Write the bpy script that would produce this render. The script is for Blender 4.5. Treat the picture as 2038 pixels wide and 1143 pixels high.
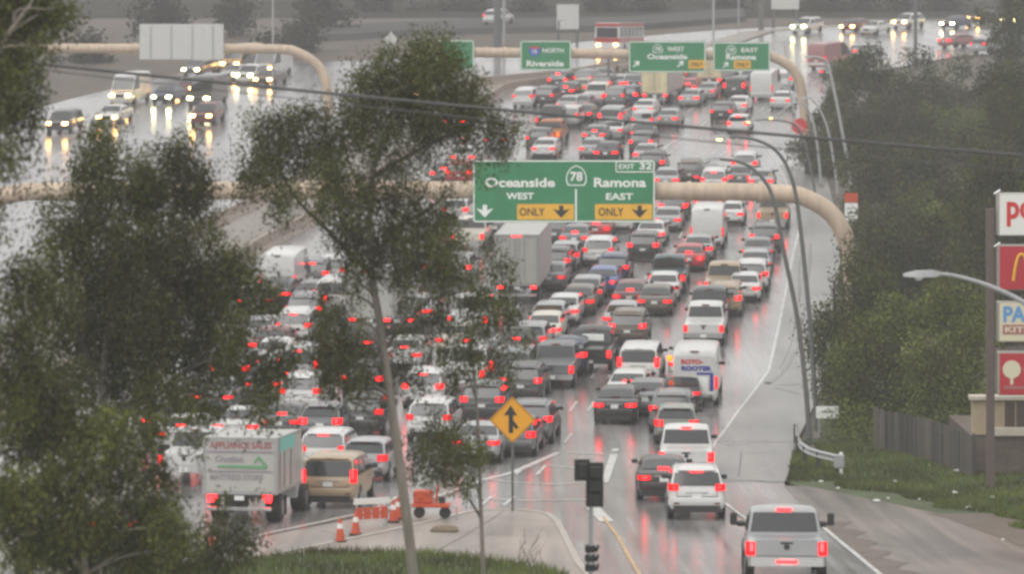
import bpy, math, random
import numpy as np
from mathutils import Vector, noise as mnoise

random.seed(7)
rng = np.random.default_rng(7)
SC = bpy.context.scene
COL = SC.collection
for _o in list(bpy.data.objects):
    bpy.data.objects.remove(_o)

# ------------------------------------------------------------------ survey
# telephoto view from a hillside: px/py are photo pixels, used once to survey
# where things stand on the ground; everything is then built in metres.
W, H = 2038.0, 1143.0
F = 6793.0
CX = 1019.0
YH = 30.0
_TAB = [(2600, 230), (1850, 160), (1300, 92), (1173, 77), (1035, 60), (955, 53), (884, 48.5), (846, 46.3), (772, 42.6),
        (690, 39.4), (605, 36.5), (522, 33.2), (455, 30.6), (318, 26.4), (212, 22.8), (150, 21), (57, 18),
        (10, 15.2), (-55, 12), (-100, 8.6), (-110, 6)]
_d = np.array([F / s for _, s in _TAB]); _y = np.array([y for y, _ in _TAB], float)
_gd = np.arange(28, 1100, 1.0)
_gy = np.interp(_gd, _d, _y)
_zz = (_gy - YH) * _gd / F                       # drop below the camera
_k = np.exp(-0.5 * (np.arange(-24, 25) / 7.0) ** 2); _k /= _k.sum()
_zz = np.convolve(np.pad(_zz, 24, mode='edge'), _k, mode='valid')
ZC = float(_zz[(_gd > 90) & (_gd < 260)].max())  # camera height over the lowest road
_gz = ZC - _zz


def prof(Y):
    return np.interp(Y, _gd, _gz)


# left edge of the near carriageway (median barrier), surveyed
_XL = [(40, -34), (120, -25.5), (170, -20.0), (210, -15.4), (224, -13.0), (260, -7.6), (309, -0.6), (323, 9.5), (345, 19.0),
       (375, 29), (398, 48), (430, 95), (460, 170), (900, 170)]
_xly = np.array([a for a, _ in _XL], float); _xlx = np.array([b for _, b in _XL], float)


def xleft(Y):
    return np.interp(Y, _xly, _xlx)


def sstep(a, b, x):
    t = np.clip((x - a) / (b - a), 0, 1)
    return t * t * (3 - 2 * t)


def zg(X, Y):
    z = prof(Y)
    s = xleft(Y) - X
    z = z + 1.3 * sstep(0.6, 3.4, s) * (1 - sstep(285, 330, Y))
    return z


_ds = np.arange(45, 1000, 0.5)


def P(px, py, off=0.0):
    X = (px - CX) * _ds / F
    yp = YH + F * (ZC - zg(X, _ds)) / _ds
    i = int(np.argmax(yp <= py))
    if i == 0:
        d = _ds[-1] if yp[0] > py else _ds[0]
    else:
        a, b = _ds[i - 1], _ds[i]
        t = (yp[i - 1] - py) / max(1e-6, yp[i - 1] - yp[i])
        d = a + (b - a) * t
    X = (px - CX) * d / F
    return Vector((float(X), float(d), float(zg(X, d)) + off))


def Q(px, py, d):
    return Vector(((px - CX) * d / F, d, ZC - (py - YH) * d / F))


# ------------------------------------------------------------------ camera, sky, sun, exposure
cam_d = bpy.data.cameras.new('camera')
cam = bpy.data.objects.new('camera', cam_d)
COL.objects.link(cam)
cam.location = (0, 0, ZC)
cam.rotation_euler = (math.radians(90), 0, 0)
cam_d.sensor_width = 36.0
cam_d.lens = F / W * 36.0
cam_d.shift_y = -(H / 2 - YH) / W
cam_d.clip_start = 1.0
cam_d.clip_end = 6000.0
cam_d.dof.use_dof = True
cam_d.dof.focus_distance = 135.0
cam_d.dof.aperture_fstop = 1.25
SC.camera = cam

wd = bpy.data.worlds.new('World')
SC.world = wd
wd.use_nodes = True
nt = wd.node_tree
nt.nodes.clear()
n_sky = nt.nodes.new('ShaderNodeTexSky')
n_sky.sky_type = 'NISHITA'
n_sky.sun_disc = False
n_sky.sun_elevation = math.radians(52)
n_sky.sun_rotation = math.radians(215)
n_sky.air_density = 1.6
n_sky.dust_density = 5.0
n_sky.ozone_density = 1.0
n_hs = nt.nodes.new('ShaderNodeHueSaturation')
n_hs.inputs['Saturation'].default_value = 0.10
n_bg = nt.nodes.new('ShaderNodeBackground')
n_bg.inputs['Strength'].default_value = 0.13
n_wo = nt.nodes.new('ShaderNodeOutputWorld')
# closed cloud deck: the clear sky evened out towards one flat grey
n_mx = nt.nodes.new('ShaderNodeMix')
n_mx.data_type = 'RGBA'
n_mx.inputs[0].default_value = 0.75
n_mx.inputs[7].default_value = (7.2, 7.1, 7.0, 1)
nt.links.new(n_sky.outputs[0], n_hs.inputs['Color'])
nt.links.new(n_hs.outputs[0], n_mx.inputs[6])
nt.links.new(n_mx.outputs[2], n_bg.inputs['Color'])
nt.links.new(n_bg.outputs[0], n_wo.inputs['Surface'])

sun_d = bpy.data.lights.new('sun', 'SUN')
sun_d.energy = 0.5
sun_d.angle = math.radians(40)
sun_d.color = (1.0, 0.97, 0.93)
sun = bpy.data.objects.new('sun', sun_d)
COL.objects.link(sun)
sun.location = (0, 0, 120)
sun.rotation_euler = (math.radians(38), 0, math.radians(-35))

SC.view_settings.view_transform = 'Standard'
SC.view_settings.look = 'None'
SC.view_settings.gamma = 1.0
SC.view_settings.exposure = 0.6
SC.view_settings.use_curve_mapping = False
cy = SC.cycles
cy.use_denoising = True
cy.max_bounces = 5
cy.diffuse_bounces = 2
cy.glossy_bounces = 3
cy.transmission_bounces = 2
cy.transparent_max_bounces = 6
cy.volume_bounces = 0
cy.sample_clamp_indirect = 4.0
cy.pixel_filter_type = 'BLACKMAN_HARRIS'
cy.filter_width = 2.8

# ------------------------------------------------------------------ helpers
MATS = {}


def mat(name, col, rough=0.6, metal=0.0, emit=None, estr=0.0, coat=0.0, noise=0.0, nscale=3.0, bump=0.0, bscale=20.0,
        spec=0.5, stretch=None):
    if name in MATS:
        return MATS[name]
    m = bpy.data.materials.new(name)
    m.use_nodes = True
    t = m.node_tree
    b = t.nodes['Principled BSDF']
    b.inputs['Base Color'].default_value = (*col, 1)
    b.inputs['Roughness'].default_value = rough
    b.inputs['Metallic'].default_value = metal
    b.inputs['Specular IOR Level'].default_value = spec
    if coat:
        b.inputs['Coat Weight'].default_value = coat
        b.inputs['Coat Roughness'].default_value = 0.08
    if emit:
        b.inputs['Emission Color'].default_value = (*emit, 1)
        b.inputs['Emission Strength'].default_value = estr
    if noise or bump:
        tc = t.nodes.new('ShaderNodeTexCoord')
        mp = t.nodes.new('ShaderNodeMapping')
        if stretch:
            mp.inputs['Scale'].default_value = stretch
        t.links.new(tc.outputs['Object'], mp.inputs['Vector'])
    if noise:
        n = t.nodes.new('ShaderNodeTexNoise')
        n.inputs['Scale'].default_value = nscale
        n.inputs['Detail'].default_value = 6
        n.inputs['Roughness'].default_value = 0.65
        t.links.new(mp.outputs[0], n.inputs['Vector'])
        r = t.nodes.new('ShaderNodeValToRGB')
        r.color_ramp.elements[0].position = 0.3
        r.color_ramp.elements[1].position = 0.72
        r.color_ramp.elements[0].color = (*[c * (1 - noise) for c in col], 1)
        r.color_ramp.elements[1].color = (*[min(1, c * (1 + noise)) for c in col], 1)
        t.links.new(n.outputs['Fac'], r.inputs['Fac'])
        t.links.new(r.outputs[0], b.inputs['Base Color'])
    if bump:
        n2 = t.nodes.new('ShaderNodeTexNoise')
        n2.inputs['Scale'].default_value = bscale
        n2.inputs['Detail'].default_value = 4
        t.links.new(mp.outputs[0], n2.inputs['Vector'])
        bp = t.nodes.new('ShaderNodeBump')
        bp.inputs['Strength'].default_value = bump
        bp.inputs['Distance'].default_value = 0.05
        t.links.new(n2.outputs['Fac'], bp.inputs['Height'])
        t.links.new(bp.outputs[0], b.inputs['Normal'])
    MATS[name] = m
    return m


class MB:
    """collects shapes, builds ONE mesh"""

    def __init__(self):
        self.v = []
        self.f = []

    def add(self, vs, fs):
        k = len(self.v)
        self.v += [tuple(p) for p in vs]
        self.f += [tuple(i + k for i in q) for q in fs]
        return self

    def box(self, x0, x1, y0, y1, z0, z1, bev=0.0):
        if bev <= 0:
            vs = [(x, y, z) for z in (z0, z1) for y in (y0, y1) for x in (x0, x1)]
            fs = [(0, 2, 3, 1), (4, 5, 7, 6), (0, 1, 5, 4), (2, 6, 7, 3), (0, 4, 6, 2), (1, 3, 7, 5)]
            return self.add(vs, fs)
        b = bev
        rings = []
        for z, i in ((z0, b), (z0 + b, 0), (z1 - b, 0), (z1, b)):
            rings.append([(x0 + i + b, y0 + i, z), (x1 - i - b, y0 + i, z), (x1 - i, y0 + i + b, z), (x1 - i, y1 - i - b, z),
                          (x1 - i - b, y1 - i, z), (x0 + i + b, y1 - i, z), (x0 + i, y1 - i - b, z), (x0 + i, y0 + i + b, z)])
        return self.loft(rings)

    def loft(self, rings, cap=True):
        k = len(self.v)
        n = len(rings[0])
        for r in rings:
            self.v += [tuple(p) for p in r]
        for i in range(len(rings) - 1):
            for j in range(n):
                a, b = k + i * n + j, k + i * n + (j + 1) % n
                self.f.append((a, b, b + n, a + n))
        if cap:
            self.f.append(tuple(k + j for j in range(n - 1, -1, -1)))
            e = k + (len(rings) - 1) * n
            self.f.append(tuple(e + j for j in range(n)))
        return self

    def tube(self, pts, rad, n=10, cap=True):
        pts = [Vector(p) for p in pts]
        if not isinstance(rad, (list, tuple)):
            rad = [rad] * len(pts)
        rings = []
        up = Vector((0.0, 1.0, 0.0))
        for i, p in enumerate(pts):
            t = (pts[min(i + 1, len(pts) - 1)] - pts[max(i - 1, 0)]).normalized()
            ref = up if abs(t.dot(up)) < 0.9 else Vector((1, 0, 0))
            a = t.cross(ref).normalized()
            b = a.cross(t).normalized()
            rings.append([p + (a * math.cos(q) + b * math.sin(q)) * rad[i] for q in [2 * math.pi * j / n for j in range(n)]])
        return self.loft(rings, cap)

    def cyl(self, c, axis, r, h, n=16, r2=None):
        c = Vector(c); axis = Vector(axis).normalized()
        return self.tube([c - axis * h / 2, c + axis * h / 2], [r, r if r2 is None else r2], n)

    def prism(self, poly, y0, y1):
        """polygon [(x,z)..] extruded along y"""
        n = len(poly)
        vs = [(x, y0, z) for x, z in poly] + [(x, y1, z) for x, z in poly]
        fs = [tuple(range(n)), tuple(range(2 * n - 1, n - 1, -1))]
        fs += [(j, j + n, (j + 1) % n + n, (j + 1) % n) for j in range(n)]
        return self.add(vs, fs)

    def sphere(self, c, r, n=10, m=6, sz=1.0):
        c = Vector(c)
        rings = []
        for i in range(1, m):
            a = math.pi * i / m
            rings.append([(c.x + r * math.sin(a) * math.cos(2 * math.pi * j / n), c.y + r * math.sin(a) * math.sin(2 * math.pi * j / n),
                           c.z - sz * r * math.cos(a)) for j in range(n)])
        return self.loft(rings)

    def mesh(self, name, m=None, smooth=True, ang=35):
        me = bpy.data.meshes.new(name)
        me.from_pydata(self.v, [], self.f)
        me.update()
        if smooth:
            me.polygons.foreach_set('use_smooth', [True] * len(me.polygons))
            me.set_sharp_from_angle(angle=math.radians(ang))
        if m is not None:
            me.materials.append(m)
        return me

    def build(self, name, m, parent=None, smooth=True, ang=35):
        return put(name, self.mesh(name, m, smooth, ang), parent)


def put(name, me, parent=None, loc=None, rot=None):
    o = bpy.data.objects.new(name, me)
    COL.objects.link(o)
    if parent is not None:
        o.parent = parent
    if loc is not None:
        o.location = loc
    if rot is not None:
        o.rotation_euler = rot
    return o


def tag(o, label, cat, group=None):
    o['label'] = label
    o['category'] = cat
    if group:
        o['group'] = group
    return o


def thing(name, label, cat, loc=(0, 0, 0), rot=(0, 0, 0), group=None):
    o = bpy.data.objects.new(name, None)
    o.empty_display_size = 0.3
    COL.objects.link(o)
    o.location = loc
    o.rotation_euler = rot
    return tag(o, label, cat, group)


def kind(o, k, label=None):
    o['kind'] = k
    if label:
        o['label'] = label
    return o


def grid_mesh(name, V, m, smooth=True):
    """V array (r,c,3)"""
    r, c = V.shape[:2]
    me = bpy.data.meshes.new(name)
    idx = np.arange(r * c).reshape(r, c)
    q = np.stack([idx[:-1, :-1], idx[:-1, 1:], idx[1:, 1:], idx[1:, :-1]], -1).reshape(-1, 4)
    me.from_pydata(V.reshape(-1, 3).tolist(), [], q.tolist())
    me.update()
    if smooth:
        me.polygons.foreach_set('use_smooth', [True] * len(me.polygons))
    me.materials.append(m)
    return me


def ctrl(pix):
    a = sorted([(p.y, p.x) for p in (P(x, y) for x, y in pix)])
    return np.array([q[0] for q in a]), np.array([q[1] for q in a])


def strip(name, left, right, m, off, y0=None, y1=None, nc=10, step=1.0, parent=None, kindv='structure', bulge=0.0):
    """sheet draped on the ground between two edges, each a callable Y->X or a pixel list"""
    def fn(e):
        if callable(e):
            return e, None
        a, b = ctrl(e)
        return (lambda Y: np.interp(Y, a, b)), (a[0], a[-1])
    fl, rl = fn(left); fr, rr = fn(right)
    if y0 is None:
        y0 = max([r[0] for r in (rl, rr) if r])
    if y1 is None:
        y1 = min([r[1] for r in (rl, rr) if r])
    ys = np.unique(np.concatenate([[y0], np.arange(math.ceil(y0 / step) * step, y1, step), [y1]]))
    xl, xr = fl(ys), fr(ys)
    t = np.linspace(0, 1, nc)
    X = xl[:, None] + (xr - xl)[:, None] * t[None, :]
    Y = np.repeat(ys[:, None], nc, 1)
    Z = zg(X, Y) + off + bulge * np.sin(np.pi * t)[None, :]
    o = put(name, grid_mesh(name, np.stack([X, Y, Z], -1), m), parent)
    if kindv and parent is None:
        o['kind'] = kindv
    return o


def line_strip(name, pix, wid, m, off, parent=None, dash=None):
    """painted line along pixel points, width in m; dash=(on, off) metres"""
    pts = [P(x, y) for x, y in pix]
    dense = []
    for a, b in zip(pts[:-1], pts[1:]):
        n = max(2, int((b - a).length / 0.8))
        for i in range(n):
            dense.append(a.lerp(b, i / n))
    dense.append(pts[-1])
    mb = MB()
    acc = 0.0
    run = []

    def flush():
        if len(run) < 2:
            return
        vs = []
        for i, p in enumerate(run):
            t = (run[min(i + 1, len(run) - 1)] - run[max(i - 1, 0)])
            t.z = 0
            t.normalize()
            s = Vector((t.y, -t.x, 0)) * wid / 2
            for q in (p - s, p + s):
                vs.append((q.x, q.y, float(zg(q.x, q.y)) + off))
        mb.add(vs, [(2 * i, 2 * i + 1, 2 * i + 3, 2 * i + 2) for i in range(len(run) - 1)])
    for i, p in enumerate(dense):
        if i:
            acc += (p - dense[i - 1]).length
        on = dash is None or (acc % (dash[0] + dash[1])) < dash[0]
        if on:
            run.append(p)
        elif run:
            flush(); run = []
    flush()
    return mb.build(name, m, parent, smooth=False)


_txt_cache = {}


def text_mesh(s, size, m, bold=0.0, ext=0.004, spacing=1.0):
    cu = bpy.data.curves.new('lettering', 'FONT')
    cu.body = s
    cu.size = size
    cu.align_x = 'CENTER'
    cu.align_y = 'CENTER'
    cu.offset = bold * size
    cu.extrude = ext
    cu.space_character = spacing
    cu.resolution_u = 3
    o = bpy.data.objects.new('tmp', cu)
    COL.objects.link(o)
    dg = bpy.context.evaluated_depsgraph_get()
    me = bpy.data.meshes.new_from_object(o.evaluated_get(dg))
    bpy.data.objects.remove(o)
    me.name = 'lettering'
    me.materials.clear()
    me.materials.append(m)
    return me


def text_at(s, x, y, z, hgt, m, parent, width=None, bold=0.02, name='lettering', rot=(math.pi / 2, 0, 0), spacing=1.0):
    """letters of cap height hgt centred at x,z on a plane facing -Y"""
    me = text_mesh(s, 1.0, m, bold, 0.006, spacing)
    co = np.array([v.co[:] for v in me.vertices])
    mn, mx = co.min(0), co.max(0)
    sy = hgt / (mx[1] - mn[1])
    sx = sy if width is None else width / (mx[0] - mn[0])
    c = (mn + mx) / 2
    for v in me.vertices:
        v.co = ((v.co.x - c[0]) * sx, (v.co.y - c[1]) * sy, v.co.z * hgt * 0.5)
    me.update()
    return put(name, me, parent, (x, y, z), rot)


# ------------------------------------------------------------------ materials
M = {}
M['steel'] = mat('galvanised_steel', (0.36, 0.37, 0.37), 0.5, 0.3, noise=0.12, nscale=4)
M['darkpole'] = mat('dark_grey_pole', (0.10, 0.105, 0.10), 0.55, noise=0.15)
M['pipe'] = mat('beige_pipe_paint', (0.50, 0.39, 0.29), 0.55, noise=0.22, nscale=1.2, stretch=(2.5,1,.5), bump=.05, bscale=3)
M['white'] = mat('white_sign_sheeting', (0.80, 0.82, 0.78), 0.5)
M['sgreen'] = mat('green_sign_sheeting', (0.020, 0.21, 0.085), 0.45, noise=0.16, nscale=0.5)
M['syellow'] = mat('yellow_sign_sheeting', (0.78, 0.42, 0.03), 0.45, noise=0.08, nscale=1.0)
M['amber_sign'] = mat('amber_warning_sheeting', (0.72, 0.33, 0.008), 0.45)
M['sblack'] = mat('black_legend', (0.012, 0.012, 0.012), 0.5)
M['sblue'] = mat('blue_shield', (0.03, 0.09, 0.42), 0.5)
M['sred'] = mat('red_sign_sheeting', (0.55, 0.025, 0.03), 0.45)
M['sorange'] = mat('orange_plastic', (0.50, 0.065, 0.02), 0.5)
M['alum'] = mat('bare_aluminium_back', (0.55, 0.56, 0.54), 0.45, 0.2, noise=0.06)
M['concrete'] = mat('wet_concrete', (0.25, 0.22, 0.19), 0.5, noise=0.22, nscale=1.3, bump=0.15)
M['barrier'] = mat('median_concrete', (0.27, 0.215, 0.175), 0.5, noise=0.2, nscale=1.0)
M['tyre'] = mat('tyre_rubber', (0.012, 0.012, 0.012), 0.55)
M['rim'] = mat('wheel_alloy', (0.30, 0.30, 0.30), 0.4, 0.6)
M['glass'] = mat('dark_car_glass', (0.016, 0.019, 0.021), 0.08, spec=0.6, coat=0.4)
M['plastic'] = mat('black_trim_plastic', (0.018, 0.018, 0.018), 0.45)
M['chrome'] = mat('bright_bumper', (0.55, 0.55, 0.54), 0.25, 0.7)
M['plate'] = mat('licence_plate', (0.7, 0.7, 0.68), 0.4)
M['trunk'] = mat('eucalyptus_bark', (0.20, 0.175, 0.145), 0.8, noise=0.4, nscale=3.0, bump=0.4, bscale=8, stretch=(1, 1, 0.25))
M['bark'] = mat('dark_bark', (0.06, 0.05, 0.04), 0.85, noise=0.35)


def lamp_mat(name, col, strength, base):
    m = mat(name, base, 0.35, emit=col, estr=strength, spec=0.08)
    return m


M['tail'] = lamp_mat('lit_brake_lamp', (1.0, 0.008, 0.010), 10.0, (0.4, 0.01, 0.01))
M['tail_b'] = lamp_mat('softer_brake_lamp', (1.0, 0.012, 0.014), 4.0, (0.4, 0.01, 0.01))
M['tail_c'] = lamp_mat('fierce_brake_lamp', (1.0, 0.010, 0.012), 18.0, (0.4, 0.01, 0.01))
M['lens_b'] = lamp_mat('brighter_red_lens', (1.0, 0.004, 0.007), 1.9, (0.4, 0.01, 0.012))
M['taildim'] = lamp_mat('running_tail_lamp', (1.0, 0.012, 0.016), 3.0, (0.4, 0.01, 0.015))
M['lens'] = lamp_mat('red_lamp_lens', (1.0, 0.004, 0.007), 0.95, (0.4, 0.01, 0.012))
M['head'] = lamp_mat('lit_headlamp', (1.0, 0.85, 0.38), 40.0, (0.8, 0.8, 0.75))
M['headw'] = lamp_mat('lit_warm_headlamp', (1.0, 0.48, 0.12), 36.0, (0.8, 0.75, 0.6))
M['amber'] = lamp_mat('lit_amber_lamp', (1.0, 0.10, 0.005), 3.2, (0.6, 0.25, 0.03))
M['lamp'] = lamp_mat('lit_street_lamp', (1.0, 0.65, 0.18), 4.0, (0.7, 0.6, 0.4))


def road_mat(name, col, r0, r1, tracks=0.25):
    m = bpy.data.materials.new(name)
    m.use_nodes = True
    t = m.node_tree
    b = t.nodes['Principled BSDF']
    tc = t.nodes.new('ShaderNodeTexCoord')
    # big damp patches stretched along the lanes
    mp = t.nodes.new('ShaderNodeMapping')
    mp.inputs['Rotation'].default_value = (0, 0, 0.11)
    mp.inputs['Scale'].default_value = (0.42, 0.05, 1)
    n1 = t.nodes.new('ShaderNodeTexNoise')
    n1.inputs['Scale'].default_value = 1.0
    n1.inputs['Detail'].default_value = 6
    n1.inputs['Roughness'].default_value = 0.6
    t.links.new(tc.outputs['Object'], mp.inputs[0]); t.links.new(mp.outputs[0], n1.inputs['Vector'])
    # fine grain
    n2 = t.nodes.new('ShaderNodeTexNoise')
    n2.inputs['Scale'].default_value = 9.0
    n2.inputs['Detail'].default_value = 5
    t.links.new(tc.outputs['Object'], n2.inputs['Vector'])
    # slab / patch tone
    mp3 = t.nodes.new('ShaderNodeMapping')
    mp3.inputs['Rotation'].default_value = (0, 0, 0.11)
    mp3.inputs['Scale'].default_value = (0.27, 0.11, 1)
    n3 = t.nodes.new('ShaderNodeTexNoise')
    n3.inputs['Scale'].default_value = 1.0
    n3.inputs['Detail'].default_value = 3
    t.links.new(tc.outputs['Object'], mp3.inputs[0]); t.links.new(mp3.outputs[0], n3.inputs['Vector'])
    r = t.nodes.new('ShaderNodeMapRange')
    r.inputs['From Min'].default_value = 0.32; r.inputs['From Max'].default_value = 0.68
    r.inputs['To Min'].default_value = r0; r.inputs['To Max'].default_value = r1
    # wheel tracks: long thin streaks where the water film is pressed away
    mpt = t.nodes.new('ShaderNodeMapping')
    mpt.inputs['Rotation'].default_value = (0, 0, 0.11)
    mpt.inputs['Scale'].default_value = (2.2, 0.03, 1)
    nt_ = t.nodes.new('ShaderNodeTexNoise')
    nt_.inputs['Scale'].default_value = 1.0; nt_.inputs['Detail'].default_value = 4
    t.links.new(tc.outputs['Object'], mpt.inputs[0]); t.links.new(mpt.outputs[0], nt_.inputs['Vector'])
    av = t.nodes.new('ShaderNodeMix'); av.data_type = 'FLOAT'
    av.inputs[0].default_value = 0.45
    t.links.new(n1.outputs['Fac'], av.inputs[2]); t.links.new(nt_.outputs['Fac'], av.inputs[3])
    t.links.new(av.outputs[0], r.inputs['Value'])
    t.links.new(r.outputs[0], b.inputs['Roughness'])
    cr = t.nodes.new('ShaderNodeValToRGB')
    cr.color_ramp.elements[0].position = 0.36; cr.color_ramp.elements[1].position = 0.62
    cr.color_ramp.elements[0].color = (*[c * (1 - tracks) for c in col], 1)
    cr.color_ramp.elements[1].color = (*[c * (1 + tracks) for c in col], 1)
    av2 = t.nodes.new('ShaderNodeMix'); av2.data_type = 'FLOAT'
    av2.inputs[0].default_value = 0.5
    t.links.new(n3.outputs['Fac'], av2.inputs[2]); t.links.new(nt_.outputs['Fac'], av2.inputs[3])
    t.links.new(av2.outputs[0], cr.inputs['Fac'])
    mx = t.nodes.new('ShaderNodeMix'); mx.data_type = 'RGBA'; mx.blend_type = 'MULTIPLY'
    mx.inputs[0].default_value = 0.6
    g = t.nodes.new('ShaderNodeMapRange')
    g.inputs['To Min'].default_value = 0.6; g.inputs['To Max'].default_value = 1.4
    t.links.new(n2.outputs['Fac'], g.inputs['Value'])
    t.links.new(cr.outputs[0], mx.inputs[6]); t.links.new(g.outputs[0], mx.inputs[7])
    t.links.new(mx.outputs[2], b.inputs['Base Color'])
    bp = t.nodes.new('ShaderNodeBump')
    bp.inputs['Strength'].default_value = 0.10; bp.inputs['Distance'].default_value = 0.02
    n4 = t.nodes.new('ShaderNodeTexNoise')
    n4.inputs['Scale'].default_value = 2.5; n4.inputs['Detail'].default_value = 3
    t.links.new(tc.outputs['Object'], n4.inputs['Vector'])
    t.links.new(n4.outputs['Fac'], bp.inputs['Height'])
    t.links.new(bp.outputs[0], b.inputs['Normal'])
    b.inputs['IOR'].default_value = 1.5
    MATS[name] = m
    return m


M['road'] = road_mat('wet_asphalt', (0.225, 0.218, 0.211), 0.10, 0.28, 0.36)
M['road2'] = road_mat('wet_asphalt_opposing', (0.20, 0.197, 0.197), 0.12, 0.26, 0.3)
M['shoulder'] = road_mat('wet_concrete_shoulder', (0.195, 0.188, 0.176), 0.24, 0.42, 0.3)
M['apron'] = road_mat('damp_concrete_apron', (0.23, 0.195, 0.168), 0.34, 0.6, 0.4)
M['dirtroad'] = road_mat('damp_side_road', (0.135, 0.108, 0.090), 0.30, 0.55, 0.45)
M['paint'] = mat('worn_road_paint', (0.50, 0.50, 0.475), 0.35, noise=0.45, nscale=2.5)
M['ypaint'] = mat('worn_yellow_paint', (0.46, 0.28, 0.10), 0.4, noise=0.25, nscale=2.0)
M['seam'] = mat('dark_tar_seam', (0.03, 0.03, 0.03), 0.35)
M['earth'] = mat('wet_earth', (0.085, 0.066, 0.05), 0.8, noise=0.4, nscale=0.4, bump=0.3, bscale=2.0)
M['grassbase'] = mat('grass_soil', (0.055, 0.075, 0.025), 0.85, noise=0.45, nscale=0.7, bump=0.4, bscale=6.0)
M['hill'] = mat('hill_scrub', (0.028, 0.027, 0.021), 1.0, spec=0.1, noise=0.55, nscale=0.05, bump=0.3, bscale=0.5)


def leaf_mat(name, col, var=0.5, rough=0.75):
    m = bpy.data.materials.new(name)
    m.use_nodes = True
    t = m.node_tree
    b = t.nodes['Principled BSDF']
    at = t.nodes.new('ShaderNodeAttribute'); at.attribute_name = 'tone'
    cr = t.nodes.new('ShaderNodeValToRGB')
    e = cr.color_ramp.elements
    e[0].position = 0.0; e[1].position = 1.0
    e[0].color = (col[0] * (1 - var * .75), col[1] * (1 - var), col[2] * (1 - var * .8), 1)
    q = e.new(0.42); q.color = (col[0] * .80, col[1] * .84, col[2] * .8, 1)
    e[len(e) - 1].color = (min(1, col[0] * (1 + var * 1.1)), min(1, col[1] * (1 + var)), min(1, col[2] * (1 + var * 0.6)), 1)
    t.links.new(at.outputs['Fac'], cr.inputs['Fac'])
    t.links.new(cr.outputs[0], b.inputs['Base Color'])
    b.inputs['Roughness'].default_value = rough
    b.inputs['Specular IOR Level'].default_value = 0.08
    MATS[name] = m
    return m


M['euc'] = leaf_mat('eucalyptus_leaf', (0.066, 0.072, 0.022), 0.75)
M['euc2'] = leaf_mat('olive_leaf', (0.076, 0.085, 0.020), 0.75)
M['bush'] = leaf_mat('bright_bush_leaf', (0.115, 0.138, 0.032), 0.6)
M['darkbush'] = leaf_mat('dark_tree_leaf', (0.056, 0.064, 0.020), 0.7)
M['fartree'] = leaf_mat('distant_tree_leaf', (0.035, 0.037, 0.026), 0.4)
M['blade'] = leaf_mat('grass_blade', (0.092, 0.115, 0.028), 0.6)
# ------------------------------------------------------------------ vehicles: one set of meshes per kind
PAINT = {}
for _n, _c, _r in [('white', (0.57, 0.57, 0.555), .3), ('cream', (0.58, 0.55, 0.47), .3), ('umber', (0.030, 0.022, 0.022), .35), ('rose', (0.30, 0.13, 0.13), .35), ('silver', (0.31, 0.32, 0.325), .28), ('grey', (0.145, 0.15, 0.155), .28),
               ('darkgrey', (0.055, 0.057, 0.06), .25), ('black', (0.014, 0.014, 0.015), .22), ('red', (0.36, 0.012, 0.015), .28),
               ('darkred', (0.12, 0.012, 0.014), .28), ('blue', (0.045, 0.10, 0.27), .28), ('navy', (0.016, 0.026, 0.075), .25),
               ('tan', (0.36, 0.27, 0.17), .32), ('teal', (0.035, 0.07, 0.075), .28), ('brown', (0.10, 0.075, 0.055), .28),
               ('orange', (0.40, 0.13, 0.02), .3), ('sage', (0.20, 0.22, 0.19), .28)]:
    PAINT[_n] = mat(_n + '_car_paint', _c, _r, 0.0, coat=0.25, noise=0.08, nscale=1.5)

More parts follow.
